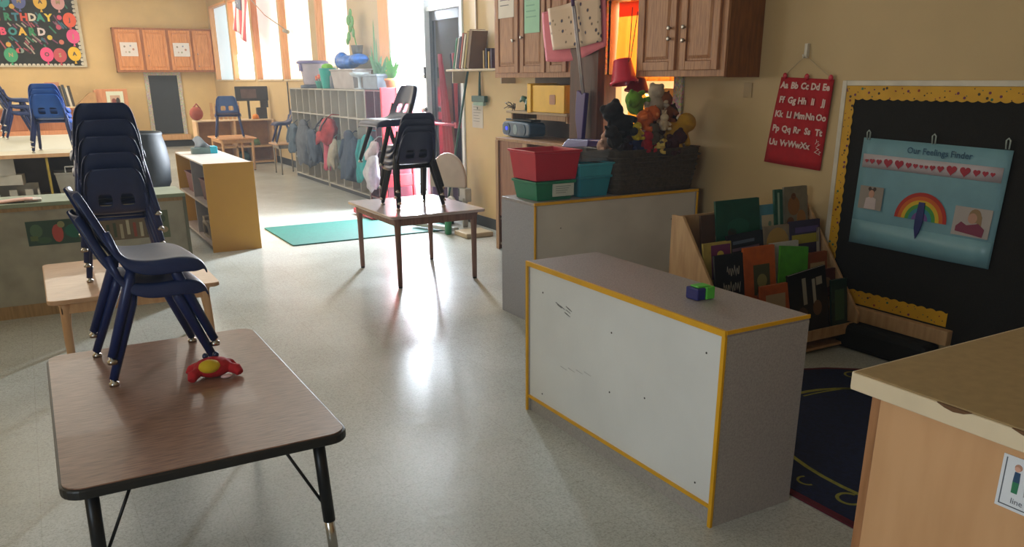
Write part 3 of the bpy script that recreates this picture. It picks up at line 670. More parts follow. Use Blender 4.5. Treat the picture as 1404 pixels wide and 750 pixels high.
book('orange framed cream book low in the front row', 2.98, 3.26, 3.49, 0.11, 0.43, 'b8581a', [('r', 0, .5, .32, .34, 'ab9474')], lean=.16)
book('black book with pale scratchy drawings at the lower right', 2.975, 3.5, 3.8, 0.11, 0.48, '141210', [('r', -.1, .7, .05, .2, '9a9484'), ('r', .15, .6, .04, .25, 'a59f90'), ('c', .2, .4, .12, 1.2, '6a4a2a'), ('c', -.2, .35, .14, 1.1, '4f3a24'), ('r', .3, .8, .08, .06, '9a9484')], lean=.16, tilt=.1)
book('dark green book standing low at the right foot of the rack', 2.972, 3.81, 3.94, .11, .40, '1f3a2c', [('r', 0, .5, .3, .3, '3a5a3c')], lean=.16)
book('small maroon book lying low at the right of the rack', 3.085, 3.80, 3.95, .25, .44, '5a2a20', [('c', 0, .6, .25, .8, '8a6a4a')], lean=.16)

# ---------------------------------------------------------------- alphabet chart
def quadfn(TL, TR, BR, BL, x):
    """0..1 u,v -> y,z; v=0 bottom"""
    def fn(u, v, d):
        a = (TL[0] + (TR[0] - TL[0]) * u, TL[1] + (TR[1] - TL[1]) * u); b = (BL[0] + (BR[0] - BL[0]) * u, BL[1] + (BR[1] - BL[1]) * u)
        return (x - d, b[0] + (a[0] - b[0]) * v, b[1] + (a[1] - b[1]) * v)
    return fn
ASP = .52 / .40
q0 = quadfn((3.735, 1.495), (3.34, 1.48), (3.375, .965), (3.815, .985), 4.035)
fn = lambda u, v, d: q0(u, v / ASP, d)
r = thing('alphabet_chart', 'red hanging alphabet chart with pale letters', 'alphabet chart', (4.03, 3.57, .97))
b = MB(mat('red_felt_cloth', 'ad1720', .85, var=.05, scale=20, bump=.3, bscale=250)); b.sheet(lambda u, v: (lambda p: (p[0] - .004 * math.sin(u * 5 + v * 3), p[1], p[2]))(fn(u, v * ASP, 0)), 10, 10, .003, nrm=(1, 0, 0)); b.build('cloth', r)
b = MB(flat('d8bdb4', .7))
rows = [('Aa', 'Bb', 'Cc', 'Dd', 'Ee'), ('Ff', 'Gg', 'Hh', 'Ii', 'Jj'), ('Kk', 'Ll', 'Mm', 'Nn', 'Oo'), ('Pp', 'Qq', 'Rr', 'Ss', 'Tt'), ('Uu', 'Vv', 'Ww', 'Xx')]
for j, rw in enumerate(rows):
    for i, s in enumerate(rw): text_mesh(b, s, fn, .11 + i * .195, (.91 - j * .165) * ASP, .130, flat('d8bdb4', .7), d1=.006, bold=.0055)
text_mesh(b, 'Yy', fn, .90, .30 * ASP, .10, flat('d8bdb4', .7), d1=.006, ang=-.5); text_mesh(b, 'Zz', fn, .93, .21 * ASP, .11, flat('d8bdb4', .7), d1=.006, ang=-.3)
b.build('lettering', r)
for u in (.08, .5, .94):
    p = fn(u, ASP, 0); b = MB(RED); b.ell((4.03, p[1], p[2] + .008), (.008, .016, .018)); b.build('hanging_loop', r)
b = MB(flat('b5a88c')); pa, pb = fn(.08, ASP, 0), fn(.94, ASP, 0); b.tube([(4.03, pa[1], pa[2] + .01), (4.035, 3.565, 1.615), (4.03, pb[1], pb[2] + .01)], .0015, 6); b.build('string', r)
b = MB(flat('d6cfbf')); b.box((4.03, 3.555, 1.6), (4.05, 3.575, 1.68)); b.tube([(4.03, 3.565, 1.605), (4.015, 3.565, 1.60), (4.012, 3.565, 1.62)], .005, 8); tag(b.build('wall_hook'), 'white hook on the wall holding the alphabet chart string', 'hook')
# blank electric cover plate
b = MB(mat('wall_plate', 'b59b70', .5)); b.box((4.043, 3.98, 1.37), (4.05, 4.05, 1.46)); tag(b.build('outlet_cover', bevel=.002), 'painted blank outlet cover between oak cupboard and alphabet chart', 'outlet cover')
# ---------------------------------------------------------------- bulletin board
r = thing('bulletin_board', 'black felt bulletin board with yellow scalloped dotted border', 'bulletin board', (4.04, 2.3, .2))
Y0, Y1, Z0, Z1 = 1.2, 3.27, .17, 1.475
b = MB(mat('white_board_frame', 'cfc6b2', .4)); b.box((4.02, Y1 - .03, Z0 + .05), (4.05, Y1, Z1)); b.box((4.02, Y0, Z1 - .028), (4.05, Y1 - .03, Z1)); b.build('frame', r, bevel=.003)
b = MB(BLACKB); b.box((4.03, Y0, .15), (4.048, Y1 - .03, Z1 - .028)); b.build('felt_panel', r)
BYEL = mat('yellow_border_paper', 'd09c18', .6, var=.05)
def scallop(fn, L, w, pitch=.055, amp=.009):
    n = int(L / pitch); P = [(0, 0), (L, 0)]
    k = n * 6
    for i in range(k, -1, -1):
        u = L * i / k; P.append((u, w - amp + amp * abs(math.sin(u / pitch * PI)) * 1.0))
    m = MB(BYEL); 
    # strips so that the concave outline is clean
    for i in range(k):
        u0, u1 = L * i / k, L * (i + 1) / k
        h0, h1 = [w - amp + amp * abs(math.sin(u / pitch * PI)) for u in (u0, u1)]
        m.add([fn(u0, 0, .003), fn(u1, 0, .003), fn(u1, h1, .003), fn(u0, h0, .003)], [(0, 1, 2, 3)])
    rr = random.Random(int(L * 100))
    for i in range(int(L / .022)):
        m.prism(circ(L * (i + rr.random()) / (L / .022), w * rr.uniform(.12, .85), rr.choice((.003, .004, .007)), 8), fn, .003, .0045, flat(rr.choice(('6a2a50', '3a2c18', '3a2c18', '2a6a50', '8a3020'))))
    return m
x = 4.029
scallop(lambda u, v, d: (x - d, Y1 - .03 - u, Z1 - .028 - v), 2.0, .075).build('border', r)
scallop(lambda u, v, d: (x - .001 - d, Y1 - .03 - v, Z1 - .028 - u), 1.18, .062).build('border', r)
scallop(lambda u, v, d: (x - .001 - d, Y1 - .05 - u, .24 + v), .78, .08).build('border', r)
b = MB(BIRCH); b.box((3.985, 2.40, .15), (4.05, 3.25, .23)); b.build('tray', r, bevel=.004)
b = MB(mat('black_cushion', '0f1214', .8)); b.box((3.90, 2.45, .0), (4.035, 3.02, .145)); tag(b.build('floor_cushion', bevel=.03), 'black cushion on the floor under the bulletin board', 'cushion')
# pocket chart
r = thing('pocket_chart', 'light blue fabric pocket chart with rainbow, pinned on the black board', 'pocket chart', (4.02, 2.67, .59))
PC = mat('pale_blue_nylon', '6f9aa4', .55, var=.04, scale=8, bump=.2, bscale=120)
TL, TR, BR, BL = (3.08, 1.175), (2.25, 1.16), (2.27, .585), (3.095, .59)
q1 = quadfn(TL, TR, BR, BL, 4.016)
K = .83
fn = lambda u, v, d: q1(u / K, v / .58, d)
b = MB(PC); b.sheet(lambda u, v: (lambda p: (p[0] + .004 * math.sin(u * 7) * (1 - v), p[1], p[2]))(q1(u, v, 0)), 16, 6, .003); b.build('cloth', r)
b = MB(mat('pale_blue_pocket', '7ba6ae', .35, var=.04, scale=8)); b.sheet(lambda u, v: q1(u * .99 + .005, v * .22 + .01, .005), 10, 2, .002); b.build('pocket', r)
b = MB(flat('b8adb0', .4)); b.sheet(lambda u, v: q1(u * .95 + .02, .73 + v * .125, .004), 6, 2, .001)
HS = [.014, .02, .022, .034, .034, .022, .018, .014, .014, .02, .024, .036, .036, .024, .02, .016]; uu = .03
for i, s in enumerate(HS):
    uu += s * .97 + .001; b.prism(heart(uu, .46, s * .82), fn, .006, .0075, flat('9c1f33')); uu += s * .97 + .001
b.build('heart_strip', r)
b = MB(flat('1f4e66')); text_mesh(b, 'Our Feelings Finder', fn, .46, .535, .045, flat('1f4e66'), d1=.006, bold=.0008); b.build('lettering', r)
b = MB(); cols = ['a8281c', 'c25a1c', 'c9a41c', '3f8a3a', '2a7a8a', '6a4a86']; cu, cv = .42, .185
for i, cc in enumerate(cols):
    ro = .152 - i * .021; ri = ro - .021; P = []
    for k in range(21): a = PI * k / 20; P.append((ro, a))
    for k in range(20):
        a0, a1 = PI * k / 20, PI * (k + 1) / 20
        b.add([fn(cu + q * math.cos(a), cv + q * math.sin(a) * .95, .006 + .0003 * i) for q, a in ((ro, a0), (ro, a1), (ri, a1), (ri, a0))], [(0, 1, 2, 3)], flat(cc))
b.build('rainbow', r)
b = MB(mat('navy_pointer', '1d2a66', .4)); b.prism([(cu - .016, .28), (cu + .018, .28), (cu + .024, .18), (cu + .012, .12), (cu - .004, .085), (cu - .02, .14), (cu - .022, .18)], fn, .008, .012); b.build('pointer', r)
SK = 'b98a72'
b = MB(flat('8f8478')); b.prism([(.03, .20), (.18, .20), (.18, .325), (.03, .325)], fn, .005, .006)
b.prism(circ(.108, .285, .018, 14, 1.2), fn, .006, .0075, flat(SK)); b.prism(circ(.093, .312, .01), fn, .006, .007, flat('3d2a20')); b.prism(circ(.123, .312, .01), fn, .006, .007, flat('3d2a20')); b.prism(circ(.108, .302, .017, 14, .6), fn, .006, .0072, flat('3d2a20'))
b.prism([(.07, .203), (.145, .203), (.14, .26), (.12, .268), (.096, .268), (.076, .26)], fn, .006, .0072, flat('b9a9a6')); b.build('photo_card', r)
b = MB(flat('a89f98')); b.prism([(.605, .145), (.80, .145), (.80, .29), (.605, .29)], fn, .005, .0065)
b.prism(circ(.715, .25, .032, 14, 1.1), fn, .0065, .0075, flat('8f7452')); b.prism(circ(.705, .237, .024, 14, 1.1), fn, .007, .008, flat('b58a74')); b.prism([(.625, .165), (.77, .15), (.775, .19), (.74, .215), (.68, .20), (.65, .215), (.625, .19)], fn, .0075, .0085, flat('7a3048')); b.prism([(.73, .21), (.755, .2), (.752, .25), (.735, .27)], fn, .007, .0078, flat('8f7452')); b.build('photo_card', r)
for u in (.03, .42, .80):
    b = MB(flat('a5b0a8', .4)); y0 = 3.08 - u; b.tube([(4.015, y0 + .008, 1.165), (4.012, y0 + .01, 1.205), (4.012, y0, 1.215), (4.012, y0 - .01, 1.205), (4.015, y0 - .008, 1.165)], .004, 8); b.build('hanging_loop', r)

# ---------------------------------------------------------------- rug
r = thing('rug', 'round navy rug with yellow rings and a dark red edge, behind the near grey shelf', 'rug', (3.1, 1.7, 0))
RUGN = mat('navy_pile', '0e1c40', .95, var=.15, scale=60, bump=.5, bscale=300); RUGY = mat('olive_yellow_pile', '8f8a3a', .95, var=.1, scale=60); RUGR = mat('maroon_pile', '5a1220', .95)
b = MB(RUGR); slab(b, 2.27, 3.9, .4, 2.86, .001, .009, .75); b.build('edge_binding', r)
b = MB(RUGN); slab(b, 2.30, 3.87, .43, 2.83, .008, .0115, .72); b.build('pile', r)
b = MB(RUGY)
def arc(cx, cy, R, a0, a1, w, sx=1, sy=1, z=.012):
    n = max(6, int(abs(a1 - a0) / .12)); 
    for k in range(n):
        A = [a0 + (a1 - a0) * (k + j) / n for j in (0, 1)]
        b.add([(cx + q * math.cos(a) * sx, cy + q * math.sin(a) * sy, z) for q, a in ((R, A[0]), (R, A[1]), (R - w, A[1]), (R - w, A[0]))], [(0, 1, 2, 3)])
arc(3.085, 1.8, .62, 0, 2 * PI, .02, 1, 1.25); arc(3.085, 1.63, .9, PI * .35, PI * .5, .012)
arc(3.55, 2.6, .05, 0, 5, .012); arc(2.42, 1.72, .05, .2, 4.6, .014); arc(2.42, 1.55, .055, 1, 5.4, .014); arc(2.40, 1.9, .04, 1, 4.4, .01)
b.build('ring_pattern', r)
b = MB(flat('a5442c')); 
for (u, v, q) in ((2.62, 2.33, .035), (2.66, 2.30, .025), (2.60, 2.27, .022)): b.prism(circ(u, v, q), XY, .0115, .0125)
b.prism(circ(2.63, 2.36, .015), XY, .0125, .013, flat('c9c0b4')); b.build('bird_motif', r)

# ---------------------------------------------------------------- tan counter at the right edge
r = thing('counter_unit', 'tan laminate counter with chipped cream edge at the right', 'counter', (1.9, .45, 0))
TAN = mat('tan_counter_top', 'a58a60', .4, var=.05, scale=40)
b = MB(TAN); b.box((1.447, -.9, .885), (2.6, 1.06, .902)); b.build('countertop', r, bevel=.004)
E_ = MB(CREAM); E_.box((1.44, -.9, .862), (1.4475, 1.06, .9)); E_.box((1.447, 1.06, .862), (2.6, 1.066, .9)); E_.box((1.447, -.9, .862), (2.6, 1.06, .884)); E_.build('edge_band', r, bevel=.004)
b = MB(mat('chipped_core', '6b4a2c', .8))
for y0, w_ in ((.83, .035), (.68, .04)): b.prism([(-w_, 0), (-w_ * .5, -.006), (0, -.009), (w_ * .6, -.006), (w_, 0)], lambda u, v, d, y0=y0: (1.4405 - d, y0 - u, .9005 + v), -.004, .001)
b.build('edge_chip', r)
b = MB(mat('maple_front_panel', 'd3a476', .45, kind='wood', scale=3, col2=('c69668', (5, 5, .9)))); b.box((1.465, -.88, .0), (1.48, 1.0, .862)); b.build('front_panel', r)
b = MB(mat('reddish_panel_edge', 'a8764e', .5, kind='wood', scale=4, col2='8f6038')); b.box((1.465, 1.0, 0), (2.55, 1.022, .862)); b.build('side_panel', r, bevel=.002)
b = MB(MAPLE); b.box((1.48, -.88, .02), (2.55, 1.0, .04)); b.box((2.53, -.88, .04), (2.55, 1.0, .86)); b.build('carcass', r)
# sign with four figures
r = thing('line_up_sign', 'small white card with four drawn children and caption, on the tan counter', 'sign', (1.46, .66, .74))
fn = lambda u, v, d: (1.4645 - d, .735 - u * 1.0, .735 + v)
b = MB(flat('dfe3e8', .4)); b.prism([(0, 0), (.16, 0), (.16, .105), (0, .105)], fn, 0, .0012); b.build('card', r)
b = MB(flat('5a5f68')); b.prism([(.006, .006), (.008, .006), (.008, .10), (.006, .10)], fn, .0012, .0018); b.prism([(.006, .006), (.155, .006), (.155, .008), (.006, .008)], fn, .0012, .0018); text_mesh(b, 'line up', fn, .048, .019, .016, flat('5a5f68'), d1=.002); b.build('lettering', r)
for i, (hc, hair, top, bot) in enumerate((('d8a58f', 'b98a72', '2a4a6a', '2f7a55'), ('5a3d38', '2a1c22', 'b03a52', 'a8a8ae'), ('e0ad8a', 'c98a5a', '23603a', '3a86a8'), ('7a4a40', '4a2c2c', 'c04a5a', '2f5f9a'), ('d8a58f', 'c9a050', '7a5a9a', '444c66'))):
    u = .03 + i * .0225; v = .035; b = MB(flat(top))
    b.prism([(u - .006, v + .022), (u + .006, v + .022), (u + .005, v + .042), (u - .005, v + .042)], fn, .0012, .002)
    b.prism([(u - .0055, v), (u + .0055, v), (u + .006, v + .022), (u - .006, v + .022)], fn, .0012, .0019, flat(bot)); b.prism(circ(u, v + .051, .0068, 12), fn, .0012, .0021, flat(hair)); b.prism(circ(u - .001, v + .048, .0052, 12), fn, .0021, .0025, flat(hc))
    b.build('drawn_child', r)

# ---------------------------------------------------------------- left: green-topped cabinet seen from the back
GTOP = mat('sage_green_top', '8f9a7c', .5, var=.08, scale=6)
r = thing('shelf_unit', 'old grey-backed cabinet with sage green top and taped pictures, at the left', 'cabinet', (-.4, 6.4, 0))
b = MB(GTOP); b.box((-1.7, 6.15, .725), (.88, 6.60, .75)); b.build('top_panel', r, bevel=.003)
b = MB(mat('stained_grey_back', 'a5a08c', .6, var=.1, scale=7)); b.box((-1.69, 6.17, .07), (.86, 6.18, .725)); b.build('back_panel', r)
b = MB(mat('worn_wood_base', 'a98858', .6, kind='wood', scale=4, col2='8d6f45')); b.box((-1.69, 6.165, 0), (.86, 6.185, .085)); b.box((-1.69, 6.16, .70), (.86, 6.17, .727)); b.build('base_trim', r)
b = MB(mat('green_grey_side', '6d705c', .6)); b.box((.86, 6.16, 0), (.88, 6.60, .725)); b.box((-1.70, 6.16, 0), (-1.69, 6.60, .725)); b.build('side_panel', r)
b = MB(GREYL2); b.box((-1.69, 6.18, .36), (.86, 6.58, .38)); b.build('shelf', r)
fy = lambda cx, cz, y: (lambda u, v, d: (cx + u, y - d, cz + v))
def card(name, label, cat, x0, x1, z0, z1, y, col, art, group=None):
    w, h = x1 - x0, z1 - z0; f = fy((x0 + x1) / 2, (z0 + z1) / 2, y); b = MB(flat(col)); b.prism([(-w / 2, -h / 2), (w / 2, -h / 2), (w / 2, h / 2), (-w / 2, h / 2)], f, 0, .002)
    for i, (k, u, v, s, t, cc) in enumerate(art):
        P = circ(u * w, v * h, s * w, 12, t) if k == 'c' else [(u * w - s * w, v * h - t * h), (u * w + s * w, v * h - t * h), (u * w + s * w, v * h + t * h), (u * w - s * w, v * h + t * h)]
        b.prism(P, f, .002, .003 + .0003 * i, flat(cc))
    return tag(b.build(name), label, cat, group)
rr = random.Random(3)
card('picture_sheet', 'dark green jungle picture with a red bird, taped low on the grey cabinet back', 'picture', -.12, .25, .47, .63, 6.169, '2f4a38', [('c', -.02, -.05, .09, 1.8, 'b0483c'), ('c', -.35, .1, .1, 1.2, '4d6a48'), ('c', .25, .0, .16, .8, '176048'), ('c', -.25, -.3, .12, .5, '3b5a3a'), ('c', .05, .3, .06, 1, '8a8a5a'), ('r', -.4, -.2, .06, .1, '5a6a3a')])
card('picture_sheet', 'long brown picture of trees taped behind the navy chair stack', 'picture', .28, .66, .46, .60, 6.169, '6a5a40', [('r', -.4 + i * .11, rr.uniform(-.1, .1), .025, .35, rr.choice(('a59a7c', '8a4028', '5a3a24', 'b0a88a', '3f4a2c'))) for i in range(8)])
card('picture_sheet', 'small green picture of animals at the right end of the cabinet back', 'picture', .655, .75, .45, .64, 6.167, '5f6a48', [('c', 0, .2, .3, 1, '3f5038'), ('c', .1, -.2, .3, .8, 'a08a68'), ('c', -.2, -.3, .2, 1, '6a4a30')])
# things on its top
b = MB(flat('c79a86', .8)); b.sheet(lambda u, v: (-.55 + .53 * u, 6.2 + .16 * v, .757 + .006 * math.sin(u * 9)), 8, 2, .004, nrm=(0, 0, 1)); tag(b.build('paper_stack'), 'pinkish paper lying on the sage green cabinet top', 'paper')
b = MB(flat('d5cfc0', .8)); b.box((-.1, 6.22, .751), (.0, 6.34, .765)); tag(b.build('paper_pad', bevel=.002), 'small white pad beside the pinkish paper', 'paper')

# ---------------------------------------------------------------- open two-bay shelf behind
YW = mat('yellow_worn_wood', 'b09330', .5, var=.1, scale=12); BAY = mat('olive_bay_back', '6d6350', .7)
r = thing('shelf_unit', 'open low shelf with yellow dividers carrying the bright blue chairs', 'shelf', (-.3, 9.9, 0))
b = MB(mat('cream_shelf_top', 'd8cba8', .4, var=.04)); b.box((-2.2, 9.68, .775), (.56, 10.24, .8)); b.build('top_panel', r, bevel=.003)
b = MB(MAPLE); b.box((-2.2, 9.672, .765), (.56, 9.685, .80)); b.build('edge_band', r)
b = MB(YW)
for xx in (-2.2, -1.2, -.54, .10, .54): b.box((xx, 9.69, 0), (xx + .022, 10.22, .775))
b.box((-2.2, 9.69, .34), (.56, 10.22, .362)); b.box((-2.2, 9.69, 0), (.56, 9.71, .08)); b.build('divider', r)
b = MB(BAY); b.box((-2.2, 10.2, .02), (.56, 10.22, .775)); b.build('back_panel', r)
OFF = mat('off_white_card', 'bdb7aa', .7)
b = MB(OFF); b.box((-.36, 9.75, .60), (-.2, 9.95, .77), rz=.2); b.box((-.36, 9.76, .50), (-.12, 9.95, .60), rz=-.15); tag(b.build('stacked_boxes'), 'white boxes piled in the left bay of the open shelf', 'box')
b = MB(OFF)
b.box((-.37, 9.72, .365), (-.355, 9.92, .50)); b.box((-.37, 9.72, .365), (-.0, 9.92, .378)); b.box((-.02, 9.72, .365), (0, 9.92, .45)); b.box((-.37, 9.9, .365), (0, 9.92, .50)); b.box((-.27, 9.76, .39), (-.2, 9.85, .45)); b.box((-.13, 9.76, .39), (-.06, 9.85, .45)); tag(b.build('open_tray'), 'white open tray below the piled boxes', 'tray')
b = MB(mat('brown_paper_heap', '6f5e4a', .8)); b.box((-.9, 9.75, .365), (-.45, 10.1, .43)); b.box((-.86, 9.76, .43), (-.5, 10.08, .5), rz=.1); b.box((-.8, 9.76, .5), (-.48, 10.0, .56), rz=-.08); tag(b.build('paper_stack'), 'brown heap of papers at the left edge in the open shelf', 'paper')
b = MB(mat('grey_tub', 'a5a096', .5)); bin_mesh(b, .16, .50, 9.73, 10.05, .365, .60, tp=.03); b.tube([(.26, 9.72, .60), (.26, 9.7, .66), (.42, 9.7, .66), (.42, 9.72, .60)], .008, 8); tag(b.build('storage_tub', bevel=.004), 'grey tub with handle in the right bay of the open shelf', 'tub')

# ---------------------------------------------------------------- dark barrel
r = thing('trash_barrel', 'dark grey ridged barrel standing behind the navy chair stack', 'barrel', (.74, 8.0, 0))
TRC = mat('barrel_grey', '3a4148', .55, var=.08, scale=10)
b = MB(TRC); b.lathe([(.20, 0), (.215, .02), (.22, .3), (.235, .34), (.235, .38), (.245, .6), (.262, .64), (.262, .67), (.27, .82), (.255, .95), (.235, 1.04), (.24, 1.055), (.235, 1.07), (.22, 1.07), (.21, .9), (.2, .06)], (.745, 8.0, 0), 32, sx=1.14, sy=1.14); b.build('body', r)
b = MB(TRC); b.tube([(.92, 7.86, .86), (.96, 7.83, .84), (.97, 7.82, .78), (.93, 7.85, .74)], .014); b.build('handle', r)

# ---------------------------------------------------------------- yellow-sided shelf with tissue box
YS = mat('mustard_side_panel', 'c08d20', .5, var=.03, scale=3)
r = thing('shelf_unit', 'low white-topped shelf with mustard yellow end panel, tissue box on top', 'shelf', (1.5, 8.5, 0))
b = MB(mat('pale_top', 'cfc8c0', .3, var=.04)); b.box((1.285, 7.75, .775), (1.715, 9.3, .79)); b.build('top_panel', r, bevel=.003)
b = MB(YS); b.box((1.285, 7.735, 0), (1.72, 7.755, .793)); b.box((1.285, 9.29, 0), (1.72, 9.31, .79)); b.build('side_panel', r)
b = MB(YS); b.box((1.70, 7.755, .05), (1.712, 9.29, .775)); b.build('back_panel', r)
b = MB(mat('dusty_shelf', 'a8968c', .5)); b.box((1.29, 7.755, .40), (1.70, 9.29, .42)); b.box((1.29, 7.755, .05), (1.70, 9.29, .07)); b.build('shelf', r)
b = MB(mat('pale_divider', 'a59c94', .5)); b.box((1.30, 8.5, .42), (1.70, 8.515, .775)); b.box((1.30, 8.5, .07), (1.70, 8.515, .40)); b.build('divider', r)
DRED = mat('dark_red_bin', '65121c', .5)
for (ya, yb, lb) in ((8.62, 9.1, 'dark red bin in the far upper bay of the mustard shelf'), (7.9, 8.3, 'dark red bin in the near upper bay of the mustard shelf')):
    b = MB(DRED); bin_mesh(b, 1.33, 1.62, ya, yb, .421, .62, tp=.02); tag(b.build('storage_bin', bevel=.003), lb, 'bin', 'dark red bins')
b = MB(mat('beige_heap', '9c8a72', .8))
b.box((1.32, 7.95, .071), (1.55, 8.3, .10)); b.box((1.33, 7.97, .2), (1.55, 8.28, .22), rz=.1); b.tube([(1.33, 7.97, .09), (1.31, 8.0, .21), (1.31, 8.2, .22), (1.33, 8.3, .09)], .016); b.box((1.34, 8.34, .071), (1.56, 8.45, .24)); tag(b.build('toy_bench'), 'beige toy crate in the lower bay of the mustard shelf', 'toy')
r = thing('tissue_box', 'flat oval tissue box with turquoise end and raised tissue', 'tissue box', (1.52, 8.95, .79))
b = MB(mat('grey_green_card', '6f8684', .5)); b.prism(rounded(.22, .14, .05, 5, 1.5, 8.95), XY, .791, .85); b.build('box', r, bevel=.004)
b = MB(mat('turquoise_card', '25b3cc', .45)); b.box((1.565, 8.875, .7905), (1.635, 9.0, .86)); b.build('end_panel', r, bevel=.006)
b = MB(mat('tissue_paper', 'c3cbd6', .8)); b.sheet(lambda u, v: (1.415 + .16 * u + .02 * math.sin(v * 3), 8.90 + .05 * math.sin(u * PI + v) + .02 * math.cos(u * 9), .85 + .115 * v * (.55 + .45 * math.cos((u - .3) * 4.5))), 12, 6, .002, nrm=(0, 1, 0)); b.build('tissue', r)

# ---------------------------------------------------------------- mat at the door
MT = mat('teal_mat', '14665b', .7, var=.05, scale=30, bump=.3, bscale=200)
b = MB(MT); b.prism(rounded(1.75, 1.12, .02, 2, 2.87, 8.22), XY, .001, .012); tag(b.build('floor_mat'), 'flat teal floor mat before the doorway', 'mat')

# ---------------------------------------------------------------- cubbies
CUB = mat('cubby_grey', 'b3ad9f', .6, var=.04, scale=5); CUBF = mat('cubby_front_edge', 'b5b0a4', .55); CUBB = mat('cubby_back', 'a0998a', .7)
def cubby(label, y0, y1, n, body, edge, back):
    r = thing('coat_cubby', label, 'cubby unit', (3.88, (y0 + y1) / 2, 0)); X0, X1 = 3.72, 4.03; t = .018; H = 1.37
    b = MB(body); b.box((X0, y0, H - t), (X1, y1, H)); b.build('top_panel', r)
    b = MB(body); b.box((X0, y0, 0), (X1, y0 + t, H - t)); b.box((X0, y1 - t, 0), (X1, y1, H - t)); b.build('side_panel', r)
    b = MB(back); b.box((X1 - .01, y0 + t, .03), (X1, y1 - t, H - t)); b.build('back_panel', r)
    b = MB(body)
    for z in (1.0, .30, .05): b.box((X0 + .004, y0 + t, z), (X1 - .01, y1 - t, z + t))
    b.build('shelf', r)
    b = MB(body)
    for i in range(1, n): yy = y0 + (y1 - y0) * i / n; b.box((X0 + .003, yy - t / 2, .05), (X1 - .01, yy + t / 2, H - t))
    b.build('divider', r)
    b = MB(edge); e = .003
    for i in range(0, n + 1):
        yy = min(max(y0 + (y1 - y0) * i / n, y0 + t / 2), y1 - t / 2); b.box((X0 - e, yy - t / 2, .0 if i in (0, n) else .05), (X0, yy + t / 2, H))
    for z in (1.0, .05, H - t): b.box((X0 - e, y0, z), (X0, y1, z + t))
    b.build('edge_band', r)
    b = MB(BB); b.box((X0 + .01, y0 + t, 0), (X0 + .02, y1 - t, .05)); b.build('kick_plate', r)
    for i in range(n):
        yy = y0 + (y1 - y0) * (i + .5) / n
        if body is CUB:
            b = MB(flat('55504a')); b.prism(rounded(.07, .085, .02, 3), lambda u, v, d, yy=yy: (X1 - .011 - d, yy - u, .88 + v), 0, .002); b.build('name_photo', r)
        b = MB(CHROME); b.tube([(X1 - .01, yy, .95), (X1 - .05, yy, .945), (X1 - .06, yy, .965)], .006, 6); b.build('coat_hook', r)
    return r
cubby('grey cubby unit with hanging coats, nearest the far corner', 11.92, 13.62, 5, CUB, CUBF, CUBB)
cubby('grey cubby unit under the potted plants', 10.20, 11.90, 5, CUB, CUBF, CUBB)
BUR = mat('burgundy_laminate', '6a1830', .5, var=.05); BURE = mat('burgundy_edge', '8a5560', .5)
cubby('burgundy cubby unit between the grey cubbies and the doorway', 9.55, 10.18, 2, BUR, BURE, mat('burgundy_back', '50101f', .7))
def garment(name, label, cat, y, z1, z0, w, col, x=3.63, d=.07, seed=1, taper=.75, waist=.0, parts=(), group=None):
    """a hanging coat or bag: a closed, folded cloth body with depth"""
    rr = random.Random(seed); m = mat('cloth_' + col, col, .9, var=.1, scale=14, bump=.4, bscale=120)
    ph = [rr.uniform(0, 6) for _ in range(4)]; n = 28; R = 14; b = MB(m); vs = []; fs = []
    for j in range(R + 1):
        t = j / R; z = z1 + (z0 - z1) * t
        ww = w / 2 * (taper + (1 - taper) * min(1, t * 2.2)) * (1 - waist * math.sin(t * PI)) * (1 if t < .93 else .92); 
        if j == 0: ww *= .62
        dd = d * (.5 + .5 * min(1, t * 2)) * (1 if j else .5)
        for k in range(n):
            a = 2 * PI * k / n; f = 1 + .17 * math.sin(5 * a + ph[0] + t * 3) * t + .12 * math.sin(9 * a + ph[1] - t * 4) * t + .06 * math.sin(14 * t + ph[2] + a)
            vs.append((x - dd * math.cos(a) * f + .02 * math.sin(t * 4 + ph[3]), y + ww * math.sin(a) * f + .02 * math.sin(ph[2] + t * 5), z + (.03 * math.sin(3 * a + ph[2]) + .02 * math.sin(7 * a)) * t))
    for j in range(R):
        for k in range(n): fs.append((j * n + k, j * n + (k + 1) % n, (j + 1) * n + (k + 1) % n, (j + 1) * n + k))
    fs.append(tuple(range(n))[::-1]); fs.append(tuple(R * n + k for k in range(n)))
    b.add(vs, fs, None, True); o = tag(b.build(name), label, cat, group)
    s = MB(m); s.tube([(x + .0, y, z1 - .01), (x + .08, y, z1 + .05), (3.94, y, z1 + .03)], .007, 6); s.build('hanging_loop', o)
    for k in parts:
        if k == 'sleeves':
            for sd in (-1, 1):
                q = MB(m); q.tube([(x - .01, y + sd * w * .36, z1 - .07), (x - .03, y + sd * w * .52, z1 - .25), (x - .03, y + sd * w * .5, z1 + (z0 - z1) * .72)], [.035, .045, .035], 12); q.build('sleeve', o)
        if k == 'straps':
            for sd in (-1, 1):
                q = MB(flat('20242c')); q.tube([(x - .02, y + sd * w * .2, z1 - .0), (x - d * .9, y + sd * w * .28, z1 - .09), (x - d * 1.15, y + sd * w * .28, (z1 + z0) / 2)], .011, 8); q.build('strap', o)
        if k == 'pocket':
            q = MB(m); q.ell((x - d * .95, y, z0 + (z1 - z0) * .28), (.035, w * .3, (z1 - z0) * .2)); q.build('pocket', o)
        if k == 'hood':
            q = MB(m); q.ell((x - .01, y, z1 - .01), (.05, w * .3, .08)); q.build('hood', o)
    return o
garment('jacket', 'blue grey jacket with teal collar in the far end cubby', 'jacket', 13.3, .84, .42, .38, '4a5a68', seed=2, parts=('sleeves',))
garment('coat', 'big dark grey winter coat hanging in the grey cubbies', 'coat', 12.66, .86, .27, .58, '555a62', seed=3, parts=('sleeves', 'hood'), d=.1)
garment('jacket', 'charcoal and navy jacket behind the big grey coat', 'jacket', 12.22, .80, .35, .42, '3d4a5a', seed=8, parts=('sleeves',))
